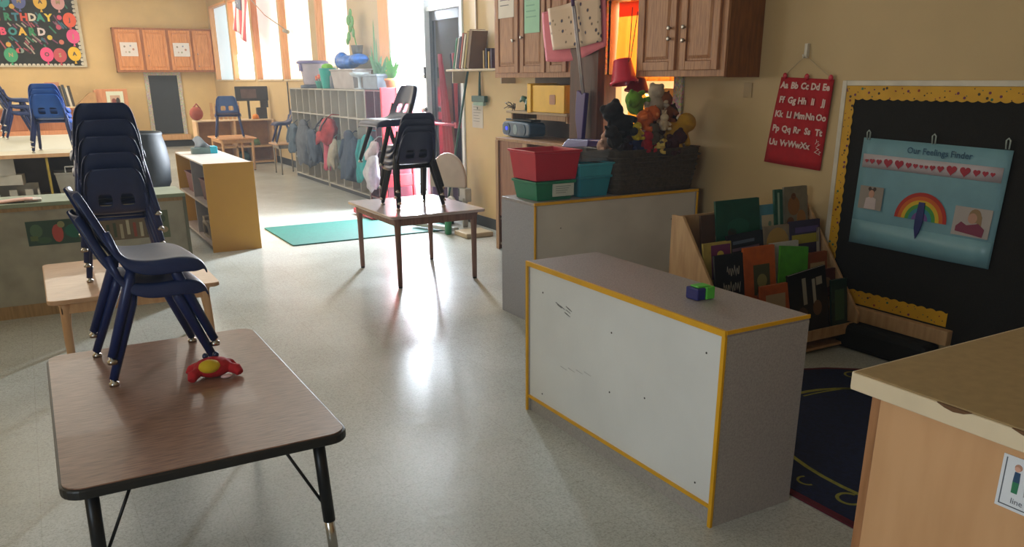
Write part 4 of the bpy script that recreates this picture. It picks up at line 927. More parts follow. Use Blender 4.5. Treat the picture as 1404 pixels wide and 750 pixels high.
b = MB(mat('teal_cloth', '2a9a92', .9)); b.ell((3.66, 12.3, .40), (.06, .18, .06)); b.ell((3.66, 12.15, .42), (.05, .1, .05)); o = b.build('bundled_cloth'); tag(o, 'bundle of teal cloth hanging below the dark coats', 'cloth'); md = o.modifiers.new('s', 'REMESH'); md.mode = 'VOXEL'; md.voxel_size = .012
garment('backpack', 'red backpack hanging on a grey cubby hook', 'backpack', 11.55, .98, .66, .42, 'a8302c', seed=4, parts=('pocket', 'straps'), d=.12, taper=.85)
garment('towel', 'coral pink towel hanging below the red backpack', 'towel', 11.66, .68, .30, .20, 'bf5568', seed=5, d=.04, taper=.9)
garment('tote_bag', 'cream patterned bag beside the coral towel', 'bag', 11.35, .72, .33, .26, 'a39a88', seed=6, d=.06)
garment('jacket', 'navy jacket hanging in the near grey cubbies', 'jacket', 10.62, .80, .25, .52, '2f3d50', seed=7, parts=('sleeves', 'hood'), d=.09)
garment('jacket', 'dark green jacket squeezed left of the navy jacket', 'jacket', 10.95, .72, .33, .2, '4f5f58', seed=9, d=.06)
garment('coat', 'bright teal child coat on the burgundy cubby', 'coat', 9.98, .84, .28, .42, '0f8a8c', seed=10, d=.09, parts=('sleeves',), x=3.62)
garment('tote_bag', 'white cloth bag with dark print beside the teal coat', 'bag', 9.62, .62, .22, .26, 'a9a8b0', seed=11, d=.09, x=3.57)
garment('tote_bag', 'small white cloth bundle above the printed white bag', 'bag', 9.70, .78, .58, .2, 'b5adb0', seed=12, d=.07, x=3.60)

# things on the cubbies
CT = 1.372
r = thing('plastic_tub', 'clear tub with purple lid on the grey cubbies', 'tub', (3.86, 12.75, CT))
b = MB(mat('cloudy_tub', 'd8d0e0', .2, var=.05, alpha=.7)); b.lathe([(.13, 0), (.15, .02), (.19, .30), (.2, .31), (.18, .31), (.14, .03)], (3.86, 12.75, CT + .04), 24); b.build('tub_body', r)
b = MB(mat('purple_lid', '7a78a8', .4)); b.lathe([(.225, 0), (.235, .01), (.235, .03), (.2, .045), (.02, .05)], (3.86, 12.75, CT + .345), 24); b.box((3.66, 12.7, CT + .24), (3.70, 12.8, CT + .345)); b.build('lid', r)
b = MB(mat('dark_base', '4f5a6a', .6)); b.lathe([(.2, 0), (.2, .04), (.14, .05)], (3.86, 12.75, CT), 24); b.build('base', r)
b = MB(flat('c94f4a')); b.ell((3.86, 12.75, CT + .13), (.1, .1, .06)); b.build('contents', r)
def flower(label, x, y, z, col, h=.14):
    r = thing('flower_pot', label, 'flowers', (x, y, z), 'potted paper flowers')
    b = MB(mat('teal_pot', '3a9a8a', .5)); b.lathe([(.05, 0), (.07, .09), (.075, .1), (.06, .1), (.05, .02)], (x, y, z), 16); b.build('pot', r)
    for k in range(5):
        a = k * 1.3; p = Vector((x + .05 * math.cos(a), y + .07 * math.sin(a), z + h + .02 * (k % 2))); s = MB(flat('3f7a3a')); s.tube([(x, y, z + .06), p], .004, 6); s.build('stem', r)
        f = MB(flat(col)); 
        for q in range(5): f.ell(p + Vector((0, .02 * math.cos(q * 1.257), .02 * math.sin(q * 1.257))), (.012, .014, .014), seg=8, rings=5)
        f.ell(p, .012, flat('e8c83a'), 8, 5); f.build('blossom', r)
flower('coral paper flowers in a teal pot, beside the purple lidded tub', 3.80, 12.25, CT, 'e06a4a')
flower('small white flowers in a teal pot, behind the turquoise cup', 3.92, 11.75, CT, 'e8e6d8', .27)
r = thing('plastic_cup', 'tall turquoise cup stuffed with lime green cloth', 'cup', (3.80, 11.85, CT))
b = MB(mat('turquoise_cup', '22a89a', .4)); b.lathe([(.085, 0), (.09, .01), (.125, .26), (.13, .27), (.115, .27), (.08, .02)], (3.80, 11.85, CT), 24); b.build('cup_body', r)
b = MB(flat('6fbf1f')); b.ell((3.80, 11.87, CT + .29), (.08, .09, .045)); b.ell((3.80, 11.82, CT + .28), (.07, .06, .05)); b.build('contents', r)
r = thing('jar', 'dark grey jar beside the turquoise cup', 'jar', (3.82, 11.6, CT)); b = MB(mat('slate_jar', '5a6470', .4)); b.lathe([(.07, 0), (.08, .01), (.08, .16), (.06, .18), (.06, .2)], (3.82, 11.6, CT), 20); b.build('jar_body', r); b = MB(flat('43484f')); b.lathe([(.065, 0), (.065, .02), (.02, .025)], (3.82, 11.6, CT + .2), 20); b.build('lid', r)
r = thing('storage_tub', 'big clear tub of stored things under the blue bag', 'tub', (3.85, 11.15, CT))
b = MB(mat('milky_tub', 'b8b4b4', .35, var=.1, scale=4)); bin_mesh(b, 3.72, 3.99, 10.62, 11.5, CT + .001, CT + .25, tp=.03, rim=.015); b.build('tub_body', r, bevel=.006)
b = MB(mat('blue_plastic_bag', '1f6fd0', .35, var=.15, scale=12, bump=.4, bscale=30)); b.ell((3.85, 11.1, CT + .34), (.13, .34, .09)); b.ell((3.85, 11.35, CT + .36), (.1, .14, .11)); b.ell((3.87, 10.75, CT + .37), (.12, .2, .07)); b.ell((3.8, 11.2, CT + .41), (.06, .1, .06)); o = b.build('blue_bag'); md = o.modifiers.new('s', 'REMESH'); md.mode = 'VOXEL'; md.voxel_size = .015; md.use_smooth_shade = True; tag(o, 'crumpled bright blue bag on top of the big clear tub', 'bag')
b = MB(mat('white_pane_plate', 'c0ccd4', .3)); b.lathe([(.02, 0), (.07, .0), (.075, .01), (.02, .02), (.02, .14), (.10, .16), (.13, .2), (.12, .205), (.09, .17)], (3.78, 10.52, CT), 20); tag(b.build('cake_stand'), 'small pale footed dish beside the grey plant pot', 'dish')
def leafblade(mb, base, tip, w, bend, m=None, n=6):
    base = Vector(base); tip = Vector(tip); d = tip - base; side = d.cross(Vector((1, .3, 0))).normalized()
    if side.length < .1: side = Vector((0, 1, 0))
    vs = []; 
    for i in range(n + 1):
        t = i / n; p = base + d * t + Vector(bend) * (t * t); ww = w * math.sin(PI * min(1, .15 + t * .85)) ** .7
        vs += [p - side * ww, p + Vector((-.1, 0, 0)) * ww, p + side * ww]
    vs2 = [v + Vector((.004, 0, 0)) for v in vs]; fs = []; o = len(vs)
    for i in range(n):
        for k in (0, 1): a = i * 3 + k; fs.append((a, a + 1, a + 4, a + 3)); fs.append((o + a + 3, o + a + 4, o + a + 1, o + a))
    mb.add(vs + vs2, fs, m, True)
LEAF = mat('succulent_green', '4f8f5c', .5, var=.1); LEAF2 = mat('bright_leaf', '4f9a3a', .5, var=.1)
r = thing('potted_plant', 'spiky aloe like plant in a blue grey pot on the cubbies', 'plant', (3.86, 10.05, CT))
b = MB(mat('slate_planter', '7f8c9a', .5)); b.box((3.74, 9.8, CT), (4.0, 10.3, CT + .17)); b.box((3.73, 9.79, CT + .15), (4.01, 10.31, CT + .18)); b.build('pot', r, bevel=.012)
b = MB(flat('3a2c20', .9)); b.box((3.76, 9.82, CT + .17), (3.98, 10.28, CT + .183)); b.build('soil', r)
rr = random.Random(4)
b = MB(LEAF)
for k in range(16):
    a = rr.uniform(-1, 1); h = rr.uniform(.12, .3); leafblade(b, (3.86 + rr.uniform(-.06, .06), 10.02 + a * .16, CT + .17), (3.86 + rr.uniform(-.08, .08), 10.02 + a * .27, CT + .17 + h), .022, (0, 0, -.03))
for (yy, tz, ty) in ((10.15, .72, 10.12), (10.2, .42, 10.24), (10.1, .50, 10.05)): leafblade(b, (3.86, yy, CT + .16), (3.86, ty, CT + tz + .1), .014, (0, .02, 0))
b.build('foliage', r)
r = thing('potted_plant', 'trailing leafy plant spilling toward the doorway', 'plant', (3.88, 9.72, CT))
b = MB(mat('terracotta', 'd08a50', .7)); b.lathe([(.05, 0), (.06, .005), (.075, .1), (.085, .1), (.085, .13), (.07, .13), (.06, .05)], (3.88, 9.68, CT), 18); b.build('pot', r)
b = MB(LEAF2)
for k in range(22): a = rr.uniform(0, 6.28); q = rr.uniform(.06, .17); leafblade(b, (3.88, 9.68, CT + .12), (3.88 + q * .6 * math.cos(a), 9.70 + q * math.sin(a), CT + .15 + rr.uniform(-.03, .26)), .026, (0, 0, -.02))
b.build('foliage', r)
r = thing('potted_plant', 'broad leaved plant standing tall against the last window', 'plant', (3.93, 11.2, CT + .42))
b = MB(mat('olive_pot', '6f6a58', .6)); b.lathe([(.06, 0), (.08, .11), (.085, .12), (.07, .12), (.055, .02)], (3.93, 10.95, CT + .425), 18); b.build('pot', r)
b = MB(LEAF2); b.tube([(3.93, 10.95, CT + .5), (3.93, 11.05, CT + .7), (3.93, 11.08, CT + .86)], .008, 8)
for (yy, zz, s) in ((11.14, .88, .075), (11.0, .86, .07), (11.16, .68, .07), (10.98, .72, .06), (11.05, .96, .06), (11.22, .62, .05), (11.08, .78, .06)):
    b.ell((3.9, yy, CT + zz - .02), (.012, s, s * .85), rot=Matrix.Rotation(yy * 9, 3, 'X'))
b.build('foliage', r)

# red panel at the end of the burgundy cubby
r = thing('red_panel', 'bright red upright panel with white clip in front of the doorway', 'panel', (3.8, 9.5, 0))
REDP = mat('bright_red_vinyl', 'b80f20', .45, var=.05, scale=4)
b = MB(REDP); b.box((3.64, 9.44, .55), (4.1 - .06, 9.475, 1.40)); b.box((3.62, 9.43, 0), (3.66, 9.48, .56)); b.box((4.0, 9.43, 0), (4.035, 9.48, .56)); b.box((3.64, 9.44, .25), (4.03, 9.47, .40)); b.build('panel_board', r, bevel=.008)
b = MB(flat('e8dcdc')); b.box((3.84, 9.42, 1.33), (3.87, 9.442, 1.40)); b.tube([(3.855, 9.43, 1.34), (3.83, 9.43, 1.1), (3.80, 9.43, .95)], .004, 6); b.tube([(3.855, 9.43, 1.3), (3.90, 9.43, 1.15), (3.95, 9.43, 1.02)], .003, 6); b.build('clip', r)
# red / blue play mat folded by the door
r = thing('play_mat', 'red play mat with blue shape and white marks behind the dark chair stack', 'mat', (3.55, 9.0, 0))
b = MB(REDP); b.box((3.15, 8.62, .012), (3.98, 9.25, .07)); b.build('mat_base', r, bevel=.01)
b = MB(mat('blue_vinyl', '1d4fae', .4)); b.prism(circ(3.5, 8.95, .2, 20, 1.1), XY, .07, .16); b.build('mat_shape', r, bevel=.01)
b = MB(flat('dfe6f0')); b.prism([(3.62, 8.7), (3.7, 8.68), (3.8, 9.1), (3.72, 9.12)], XY, .07, .078); b.prism([(3.4, 8.9), (3.6, 8.86), (3.62, 8.9), (3.42, 8.95)], XY, .16, .166, ); b.build('mat_marking', r)
# red strips put before the closed leaf to imitate the reflection in its glass
def curtain(name, label, cat, y0, y1, z0, z1, m, x, amp=.02, folds=5, taper=None, th=.006):
    def f(u, v):
        t = taper(v) if taper else (0, 1); yy = y0 + (y1 - y0) * (t[0] + (t[1] - t[0]) * u)
        return (x + amp * math.sin(u * folds * 2 * PI + v * 2), yy, z0 + (z1 - z0) * v)
    b = MB(m); b.sheet(f, folds * 8, 14, th); return tag(b.build(name), label, cat)
RC = mat('red_reflection_strip', '8f1226', .6, var=.08)
curtain('curtain', 'red strip imitating the flaring red reflection in the dark door leaf', 'curtain', 8.16, 8.80, .3, 1.75, RC, 3.99, .01, 3, lambda v: (.04 + .50 * v ** 1.3, .50 + .14 * v))
curtain('curtain', 'narrow red strip imitating a reflection at the hinge side of the dark door leaf', 'curtain', 8.13, 8.34, 1.05, 1.75, RC, 3.99, .006, 2, lambda v: (0, .2 + .35 * v))
curtain('curtain', 'dark purple cloth low behind the red reflection strip', 'curtain', 8.15, 8.8, .1, .62, mat('dark_purple_cloth', '3a2440', .8), 3.97, .02, 4)

# beige rounded toddler seat by the door
r = thing('toddler_seat', 'beige round-backed toddler seat folded by the door', 'seat', (3.88, 8.0, 0))
BEI = mat('beige_plastic', 'a89488', .5, var=.04)
pts = [(.21 * math.cos(PI * k / 18), .30 * math.sin(PI * k / 18)) for k in range(19)] + [(-.21, -.06), (.21, -.06)]
b = MB(BEI); b.prism(pts, lambda u, v, d: (3.80 + u * .64 - d * .77, 7.98 - u * .77 - d * .64, .46 + v), 0, .05, sm=False); b.build('backrest', r, bevel=.015)
b = MB(mat('off_white_plastic', 'a8a49c', .5)); b.box((3.86, 7.74, .26), (3.94, 7.9, .40)); b.box((3.84, 7.75, .0), (3.9, 7.78, .3)); b.box((3.84, 8.1, .0), (3.9, 8.13, .4)); b.build('leg', r, bevel=.01)
b = MB(flat('2a2f33')); b.box((3.855, 7.87, .31), (3.862, 7.89, .39)); b.build('slot', r)
r = thing('hose', 'loops of off-white hose lying by the door post', 'hose', (3.75, 7.85, 0))
b = MB(mat('off_white_hose', 'b5afa6', .5)); 
for q in range(3): b.tube([(3.78 - q * .012, 7.85 + (.16 - q * .02) * math.cos(t * .35), .10 + q * .02 + .15 * abs(math.sin(t * .35)) + .02) for t in range(0, 10)], .016, 8)
b.build('hose_coil', r)
b = MB(mat('green_bottle', '1f7a4a', .3)); b.lathe([(.025, 0), (.035, .01), (.035, .12), (.03, .16), (.012, .19), (.012, .22), (.016, .22), (.016, .24)], (3.52, 7.45, .0), 16); o = b.build('bottle'); tag(o, 'small green bottle standing on the floor by the door', 'bottle')
r = thing('floor_sweeper', 'pale flat sweeper lying on the floor near the green bottle', 'sweeper', (3.65, 7.35, 0))
b = MB(mat('tan_flat_board', 'b8a88a', .5)); b.box((3.56, 7.12, .0), (3.86, 7.4, .05)); b.build('sweeper_head', r, bevel=.01)
b = MB(mat('pale_strip', 'b0b4b4', .5)); b.box((3.45, 7.4, .03), (3.52, 8.0, .07), rz=.35); b.build('blade', r, bevel=.008)

# broom, dustpan, notice
r = thing('broom', 'dark green long-handled broom leaning on the wall by the door', 'broom', (3.9, 8.0, 0))
GB = mat('bottle_green', '0f4a3e', .45)
b = MB(GB); b.tube([(3.80, 8.08, .12), (3.98, 7.84, 1.58)], .012); b.build('handle', r)
b = MB(mat('green_bristle', '17382e', .9)); b.box((3.72, 7.97, .0), (3.84, 8.2, .10)); b.build('bristles', r, bevel=.01)
b = MB(GB); b.box((3.74, 7.98, .10), (3.82, 8.19, .14)); b.build('broom_head', r, bevel=.006)
r = thing('dustpan_brush', 'dark green hand brush hanging from a hook on the wall', 'brush', (4.0, 7.66, 1.25))
b = MB(GB); b.box((3.99, 7.52, 1.27), (4.03, 7.80, 1.33)); b.tube([(4.02, 7.67, 1.33), (4.025, 7.68, 1.46), (4.03, 7.68, 1.56)], [.016, .012, .008]); b.build('brush_back', r, bevel=.004)
b = MB(mat('pale_bristle', '8fa89c', .9)); b.box((3.995, 7.55, 1.235), (4.025, 7.77, 1.27)); b.build('bristles', r)
b = MB(CHROME); b.tube([(4.05, 7.68, 1.56), (4.015, 7.68, 1.56), (4.01, 7.68, 1.58)], .005, 6); tag(b.build('wall_hook'), 'metal hook holding the green hand brush', 'hook')
paper('notice_sheet', 'white typed notice on the wall below the green hand brush', 'notice', lambda u, v, d: (4.049 - d, 7.78 - u, 1.13 + v), .24, .24, 'b8b0a6', [(0, .32, .05, '4a4a4a')], lines=6)
b = MB(mat('wall_conduit', 'b8a684', .5)); b.box((4.03, 7.745, 1.6), (4.05, 7.765, 3.2)); struct(b.build('trim_1'))

# wall shelf with leaning books
r = thing('wall_shelf', 'narrow white wall shelf with leaning books beside the oak cupboard', 'shelf', (3.95, 7.5, 1.56))
b = MB(mat('shelf_cream', 'b8a88f', .5)); b.box((3.84, 6.92, 1.565), (4.05, 8.07, 1.585)); b.build('shelf_board', r, bevel=.003)
b = MB(mat('shelf_cream', 'b8a88f', .5)); b.box((3.9, 8.03, 1.45), (4.05, 8.05, 1.565)); b.box((3.9, 7.0, 1.45), (4.05, 7.02, 1.565)); b.build('bracket', r)
def spine_book(label, x, y, z, th, h, d, col, lean, group):
    """book standing on a shelf, spine toward -x; lean = how far the top shifts in +y... towards -y"""
    r = thing('book', label, 'book', (x, y, z), group); m = mat('cover_' + col, col, .5, var=.05)
    s, c = math.sin(lean), math.cos(lean)
    fn = lambda u, v, dd: (x + dd, y - (u * c + v * s), z + v * c - u * s + (th * s if s > 0 else 0))
    b = MB(m); b.prism([(0, 0), (th, 0), (th, h), (0, h)], fn, 0, .004); b.prism([(0, 0), (.004, 0), (.004, h), (0, h)], fn, 0, d); b.prism([(th - .004, 0), (th, 0), (th, h), (th - .004, h)], fn, 0, d); b.build('cover', r)
    b = MB(flat('cfc5b0')); b.prism([(.004, .004), (th - .004, .004), (th - .004, h - .004), (.004, h - .004)], fn, .004, d - .004); b.build('pages', r)
g = 'books leaning on the wall shelf'
yy = 7.95
for th, h, col, ln, lb in ((.035, .30, '2f7a5a', .32, 'green book at the left end of the wall shelf'), (.03, .30, 'c9c4c0', .32, 'white book second on the wall shelf'), (.04, .31, '2a2a4a', .32, 'navy book leaning on the wall shelf'), (.035, .34, 'a84a3a', .30, 'tall red-topped book on the wall shelf'), (.04, .33, 'c9c0b0', .30, 'pale book right of the red-topped book'), (.05, .35, '8f7a38', .30, 'mustard book leaning on the wall shelf'), (.06, .36, '6f5230', .27, 'tall brown book on the wall shelf')):
    spine_book(lb, 3.86, yy, 1.586, th, h, .17, col, ln, g); yy -= th + .012
for k, (h, col, lb) in enumerate(((.16, 'a8874a', 'short tan booklet before the oak cupboard'), (.18, '2c3350', 'short dark booklet between tan ones'), (.15, 'c9a04a', 'short yellow booklet next to the cupboard'), (.17, '4a3050', 'short purple booklet at the shelf end'))):
    spine_book(lb, 3.855, 7.28 - k * .05, 1.586, .03, h, .12, col, 0, 'short booklets on the wall shelf')

# ---------------------------------------------------------------- wood shelf under the cupboard, radio, yellow bin
WS = mat('reddish_cabinet_wood', '8a5a40', .5, kind='wood', scale=4, col2='74462f'); WSL = mat('light_cabinet_edge', 'a07a54', .5, kind='wood', scale=4, col2='8a6644')
r = thing('wood_cabinet', 'open reddish wood cabinet standing under the oak cupboards', 'cabinet', (3.82, 5.95, 0))
b = MB(WSL); b.box((3.60, 5.12, .975), (4.03, 6.58, 1.0)); b.build('top_panel', r, bevel=.003)
b = MB(WS); b.box((3.60, 6.55, 0), (4.03, 6.58, .975)); b.box((3.60, 5.12, 0), (4.03, 5.15, .975)); b.box((3.62, 6.06, .0), (4.03, 6.09, .975)); b.build('side_panel', r)
b = MB(WSL); b.box((3.59, 6.02, 0), (3.62, 6.1, .975)); b.box((3.59, 5.12, 0), (3.62, 5.18, .975)); b.box((3.595, 6.53, 0), (3.61, 6.58, .975)); b.build('face_frame', r, bevel=.002)
b = MB(mat('dark_red_interior', '5a2018', .6)); b.box((4.01, 5.15, .05), (4.03, 6.06, .975)); b.build('back_panel', r)
b = MB(WSL); b.box((3.62, 6.1, .27), (4.02, 6.55, .29)); b.box((3.62, 5.15, .45), (4.01, 6.06, .47)); b.box((3.62, 5.15, .04), (4.01, 6.55, .06)); b.build('shelf', r)
b = MB(WS); b.box((3.612, 6.1, .31), (3.625, 6.53, .975)); b.build('door', r)
b = MB(mat('grey_paper_pile', '8a8880', .7)); b.box((3.66, 6.15, .291), (3.9, 6.45, .31)); b.box((3.66, 6.18, .31), (3.88, 6.44, .33), rz=.1); tag(b.build('paper_stack'), 'grey papers on the low shelf of the reddish cabinet', 'paper')
r = thing('wall_shelf', 'wooden wall shelf holding the yellow bin above the radio', 'shelf', (3.9, 6.0, 1.2))
b = MB(mat('shelf_wood', 'a38a68', .5)); b.box((3.72, 5.62, 1.205), (4.05, 6.60, 1.225)); b.build('shelf_board', r, bevel=.003); b = MB(WSL); b.box((3.74, 5.64, 1.15), (4.05, 5.66, 1.205)); b.box((3.74, 6.52, 1.15), (4.05, 6.54, 1.205)); b.box((3.735, 5.66, 1.165), (3.75, 6.1, 1.205)); b.build('bracket', r)
b = MB(mat('dark_shelf_back', '5c5348', .7)); b.box((4.035, 5.68, 1.0), (4.049, 6.62, 1.5)); struct(b.build('trim_2'))
r = thing('storage_bin', 'yellow plastic bin lying on its side on the wall shelf', 'bin', (3.85, 5.93, 1.226))
b = MB(mat('yellow_plastic', 'e2ae00', .4, var=.04)); 
b.box((3.72, 5.66, 1.226), (3.735, 6.15, 1.44)); b.box((3.735, 5.66, 1.226), (3.98, 5.675, 1.44)); b.box((3.735, 5.675, 1.226), (3.98, 6.15, 1.24)); b.box((3.735, 5.675, 1.426), (3.98, 6.15, 1.44)); b.box((3.705, 6.15, 1.22), (4.0, 6.20, 1.45)); b.box((3.71, 6.20, 1.215), (4.0, 6.22, 1.455)); b.build('bin_body', r, bevel=.006)
b = MB(flat('b98a70')); b.prism(rounded(.085, .075, .012, 3), lambda u, v, d: (3.719 - d, 5.83 - u, 1.33 + v), 0, .003); b.build('handle_hole', r)
r = thing('toy_dinosaur', 'dark green plastic dinosaur beside the yellow bin', 'toy', (3.82, 6.36, 1.226))
b = MB(mat('dark_green_toy', '1f5a34', .5)); b.ell((3.82, 6.34, 1.30), (.04, .07, .045)); b.tube([(3.82, 6.40, 1.31), (3.82, 6.47, 1.33), (3.82, 6.52, 1.30)], [.03, .022, .008]); b.tube([(3.82, 6.29, 1.32), (3.82, 6.26, 1.37), (3.82, 6.23, 1.385)], [.025, .02, .022])
for (dx, dy) in ((-.02, -.04), (.02, -.04), (-.02, .04), (.02, .04)): b.tube([(3.82 + dx, 6.34 + dy, 1.28), (3.82 + dx, 6.34 + dy, 1.228)], .013, 8)
b.build('body', r)
r = thing('dry_plant', 'small dried brown twig arrangement at the left end of the wall shelf', 'plant', (3.8, 6.56, 1.226))
b = MB(flat('4a3a2c')); 
for k in range(9): a = k * .7; b.tube([(3.78, 6.55, 1.235), (3.76, 6.55 + .05 * math.cos(a), 1.27 + .02 * math.sin(a * 2)), (3.74, 6.58 + .09 * math.cos(a), 1.24 + .06 * math.sin(a * 1.3))], .004, 6)
b.build('twig', r)
r = thing('radio', 'blue portable radio with glowing blue dial on the reddish cabinet', 'radio', (3.8, 6.42, 1.0))
RB = mat('radio_blue', '27506f', .35, var=.05, coat=.3)
b = MB(RB)
b.prism([(-.24, -.03), (-.22, -.055), (-.1, -.065), (.1, -.065), (.22, -.055), (.24, -.03), (.24, .04), (.21, .06), (.1, .068), (-.1, .068), (-.21, .06), (-.24, .04)], lambda u, v, d: (3.78 + d, 6.42 - u, 1.07 + v), -.07, .1); b.build('body', r, bevel=.015)
b = MB(flat('1a2024')); b.box((3.74, 6.2, 1.14), (3.84, 6.64, 1.155)); b.build('handle', r, bevel=.004)
for u in (-.14, .13):
    b = MB(mat('speaker_mesh', '3d6a86' if u > 0 else '30506a', .5)); b.prism(circ(u, 0, .05, 24), lambda a, v, d: (3.712 - d, 6.42 - a, 1.07 + v), 0, .008); so = b.build('speaker', r)
b = MB(mat('blue_glow', '2030ff', .3, var=.01, emit=3)); b.prism(circ(-.14, .005, .014, 16), lambda a, v, d: (3.702 - d, 6.42 - a, 1.07 + v), 0, .003); b.build('power_light', r)
b = MB(mat('radio_panel', '7f9aa8', .4)); b.prism(circ(0, 0, .036, 20, 1.2), lambda a, v, d: (3.712 - d, 6.42 - a, 1.07 + v), 0, .005); b.build('display', r)
# dark wooden door panel right of the cupboard
b = MB(mat('dark_red_wood', '57301f', .5, kind='wood', scale=4, col2=('40210f', (14, 14, 1.2))))
b.box((3.99, 5.66, 1.0), (4.045, 6.6 - .98, 3.1)) if False else b.box((3.64, 5.10, 1.001), (3.70, 5.46, 2.9)); b.box((3.70, 5.42, 1.001), (4.045, 5.46, 1.52)); struct(b.build('trim_3'))

# pink and flower-print cloth
r = thing('hanging_cloth', 'pink cloth with cream flower-print panel hung over the cupboard corner', 'cloth', (3.6, 5.4, 1.6))
PK = mat('pink_cloth', 'd0707a', .8, var=.06, scale=6)
def clothfn(y0, y1, zt, zb, x, skew=0, sag=0):
    return lambda u, v: (x - .012 * math.sin(u * 9 + v * 2), y0 + (y1 - y0) * u + skew * (1 - v), zb[0] + (zb[1] - zb[0]) * u - sag * math.sin(u * PI) + (zt[0] + (zt[1] - zt[0]) * u - zb[0] - (zb[1] - zb[0]) * u + sag * math.sin(u * PI)) * v)
b = MB(PK); b.sheet(clothfn(5.84, 5.04, (1.98, 2.04), (1.62, 1.71), 3.63, -.05, .04), 24, 12, .006); b.build('pink_panel', r)
FP = bpy.data.materials.new('flower_print'); FP.use_nodes = True; _n = FP.node_tree; _b = _n.nodes['Principled BSDF']; _b.inputs['Roughness'].default_value = .85
_t = _n.nodes.new('ShaderNodeTexCoord'); _v = _n.nodes.new('ShaderNodeTexVoronoi'); _v.inputs['Scale'].default_value = 17; _n.links.new(_t.outputs['Object'], _v.inputs['Vector'])
_r = _n.nodes.new('ShaderNodeValToRGB'); _e = _r.color_ramp.elements; _e[0].color = rgb('3a3550'); _e[0].position = .16; _e[1].color = rgb('c9b096'); _e[1].position = .27; _x = _e.new(.21); _x.color = rgb('8f7a5a')
_n.links.new(_v.outputs['Distance'], _r.inputs[0]); _n.links.new(_r.outputs[0], _b.inputs['Base Color'])
b = MB(FP); b.sheet(clothfn(5.72, 5.08, (2.0, 2.05), (1.70, 1.74), 3.61, -.06, .01), 18, 10, .005); b.build('printed_panel', r)
# purple long-handled dustpan on the reddish cabinet
r = thing('lobby_dustpan', 'purple dustpan with two pale poles standing before the dark wood panel', 'dustpan', (3.55, 5.25, 1.0))
PUR = mat('purple_plastic', '351b6a', .4, var=.06)
b = MB(mat('pale_pole', 'a59a98', .3, .3)); b.tube([(3.58, 5.20, 1.38), (3.57, 5.33, 1.99)], .010); b.tube([(3.58, 5.175, 1.35), (3.57, 5.31, 1.99)], .008); b.build('pole', r)
b = MB(flat('4a2a5a')); b.tube([(3.57, 5.33, 1.99), (3.57, 5.34, 2.04)], .014); b.build('grip', r)
b = MB(PUR); b.prism([(-.03, .02), (.01, 0), (.02, .08), (.055, .38), (.03, .385), (.01, .37), (-.02, .39), (-.06, .40), (-.07, .3), (-.075, .2)], lambda u, v, d: (3.60 - d, 5.20 - u, 1.01 + v), 0, .035); b.build('blade', r, bevel=.006)
b = MB(PUR); b.hexa([(3.50, 5.02, 1.001), (3.68, 5.02, 1.001), (3.68, 5.36, 1.001), (3.50, 5.36, 1.001)], [(3.53, 5.04, 1.07), (3.68, 5.05, 1.06), (3.68, 5.31, 1.06), (3.53, 5.32, 1.06)]); b.build('pan', r, bevel=.008)

# ---------------------------------------------------------------- pass-through: curtain, red buckets, things beyond
OC = mat('orange_drape', 'f5ad5c', .8, var=.12, scale=5, trans=0)
_nt = OC.node_tree; _tr = _nt.nodes.new('ShaderNodeBsdfTranslucent'); _tr.inputs[0].default_value = rgb('ffc070'); _mx = _nt.nodes.new('ShaderNodeMixShader'); _mx.inputs[0].default_value = .6
_out = _nt.nodes['Material Output']; _nt.links.new(_nt.nodes['Principled BSDF'].outputs[0], _mx.inputs[1]); _nt.links.new(_tr.outputs[0], _mx.inputs[2]); _nt.links.new(_mx.outputs[0], _out.inputs[0])
curtain('curtain', 'translucent orange drape in the pass-through opening', 'curtain', 4.74, 5.54, 1.47, 2.05, OC, 4.12, .022, 6, th=.003)
def translucent(m, h, k=.6):
    t = m.node_tree; a = t.nodes.new('ShaderNodeBsdfTranslucent'); a.inputs[0].default_value = rgb(h); q = t.nodes.new('ShaderNodeMixShader'); q.inputs[0].default_value = k
    t.links.new(t.nodes['Principled BSDF'].outputs[0], q.inputs[1]); t.links.new(a.outputs[0], q.inputs[2]); t.links.new(q.outputs[0], t.nodes['Material Output'].inputs[0]); return m
card2 = MB(translucent(mat('rust_card', 'c0452c', .7), 'd06040')); card2.prism([(-.09, -.13), (.09, -.13), (.09, .13), (-.09, .13)], lambda u, v, d: (4.06 - d, 5.07 - u, 1.90 + v), 0, .003); tag(card2.build('card_sheet'), 'rust red card hanging before the orange drape', 'card')
card2 = MB(translucent(mat('amber_card', 'e08a2c', .7), 'ffa030')); card2.prism([(-.13, -.05), (.13, -.05), (.13, .05), (-.13, .05)], lambda u, v, d: (4.07 - d, 5.31 - u, 1.985 + v), 0, .003); tag(card2.build('card_sheet'), 'amber strip of card at the top left of the orange drape', 'card')
CR = mat('crimson_bucket', 'e0103c', .35, var=.05, coat=.2)
def bucket(label, c, r0, r1, h, lean, M):
    r = thing('bucket', label, 'bucket', c, 'red buckets hanging by the oak cupboard'); R = Matrix.Rotation(lean, 3, 'X'); C0 = Vector(c)
    b = MB(M); b.lathe([(r1, 0), (r1 + .014, 0), (r1 + .014, .015), (r1 + .002, .02), (r0, h - .004), (r0 - .006, h), (r0 - .008, h - .006), (r1 - .006, .004)], (0, 0, 0), 28, cap=False)
    b.lathe([(r0 - .004, h - .003), (r0 - .004, h)], (0, 0, 0), 28)
    b.v = [R @ v + C0 for v in b.v]; b.build('bucket_body', r)
    return r
r1 = bucket('crimson bucket hanging upside down by the oak cupboard', (3.70, 4.86, 1.455), .062, .088, .165, -.22, CR)
b = MB(flat('3c2c24')); b.tube([(3.70, 4.82, 1.60), (3.70, 4.80, 1.95)], .003, 6); b.tube([(3.70, 4.80, 1.62), (3.70, 4.74, 1.92)], .003, 6); b.build('cord', r1)
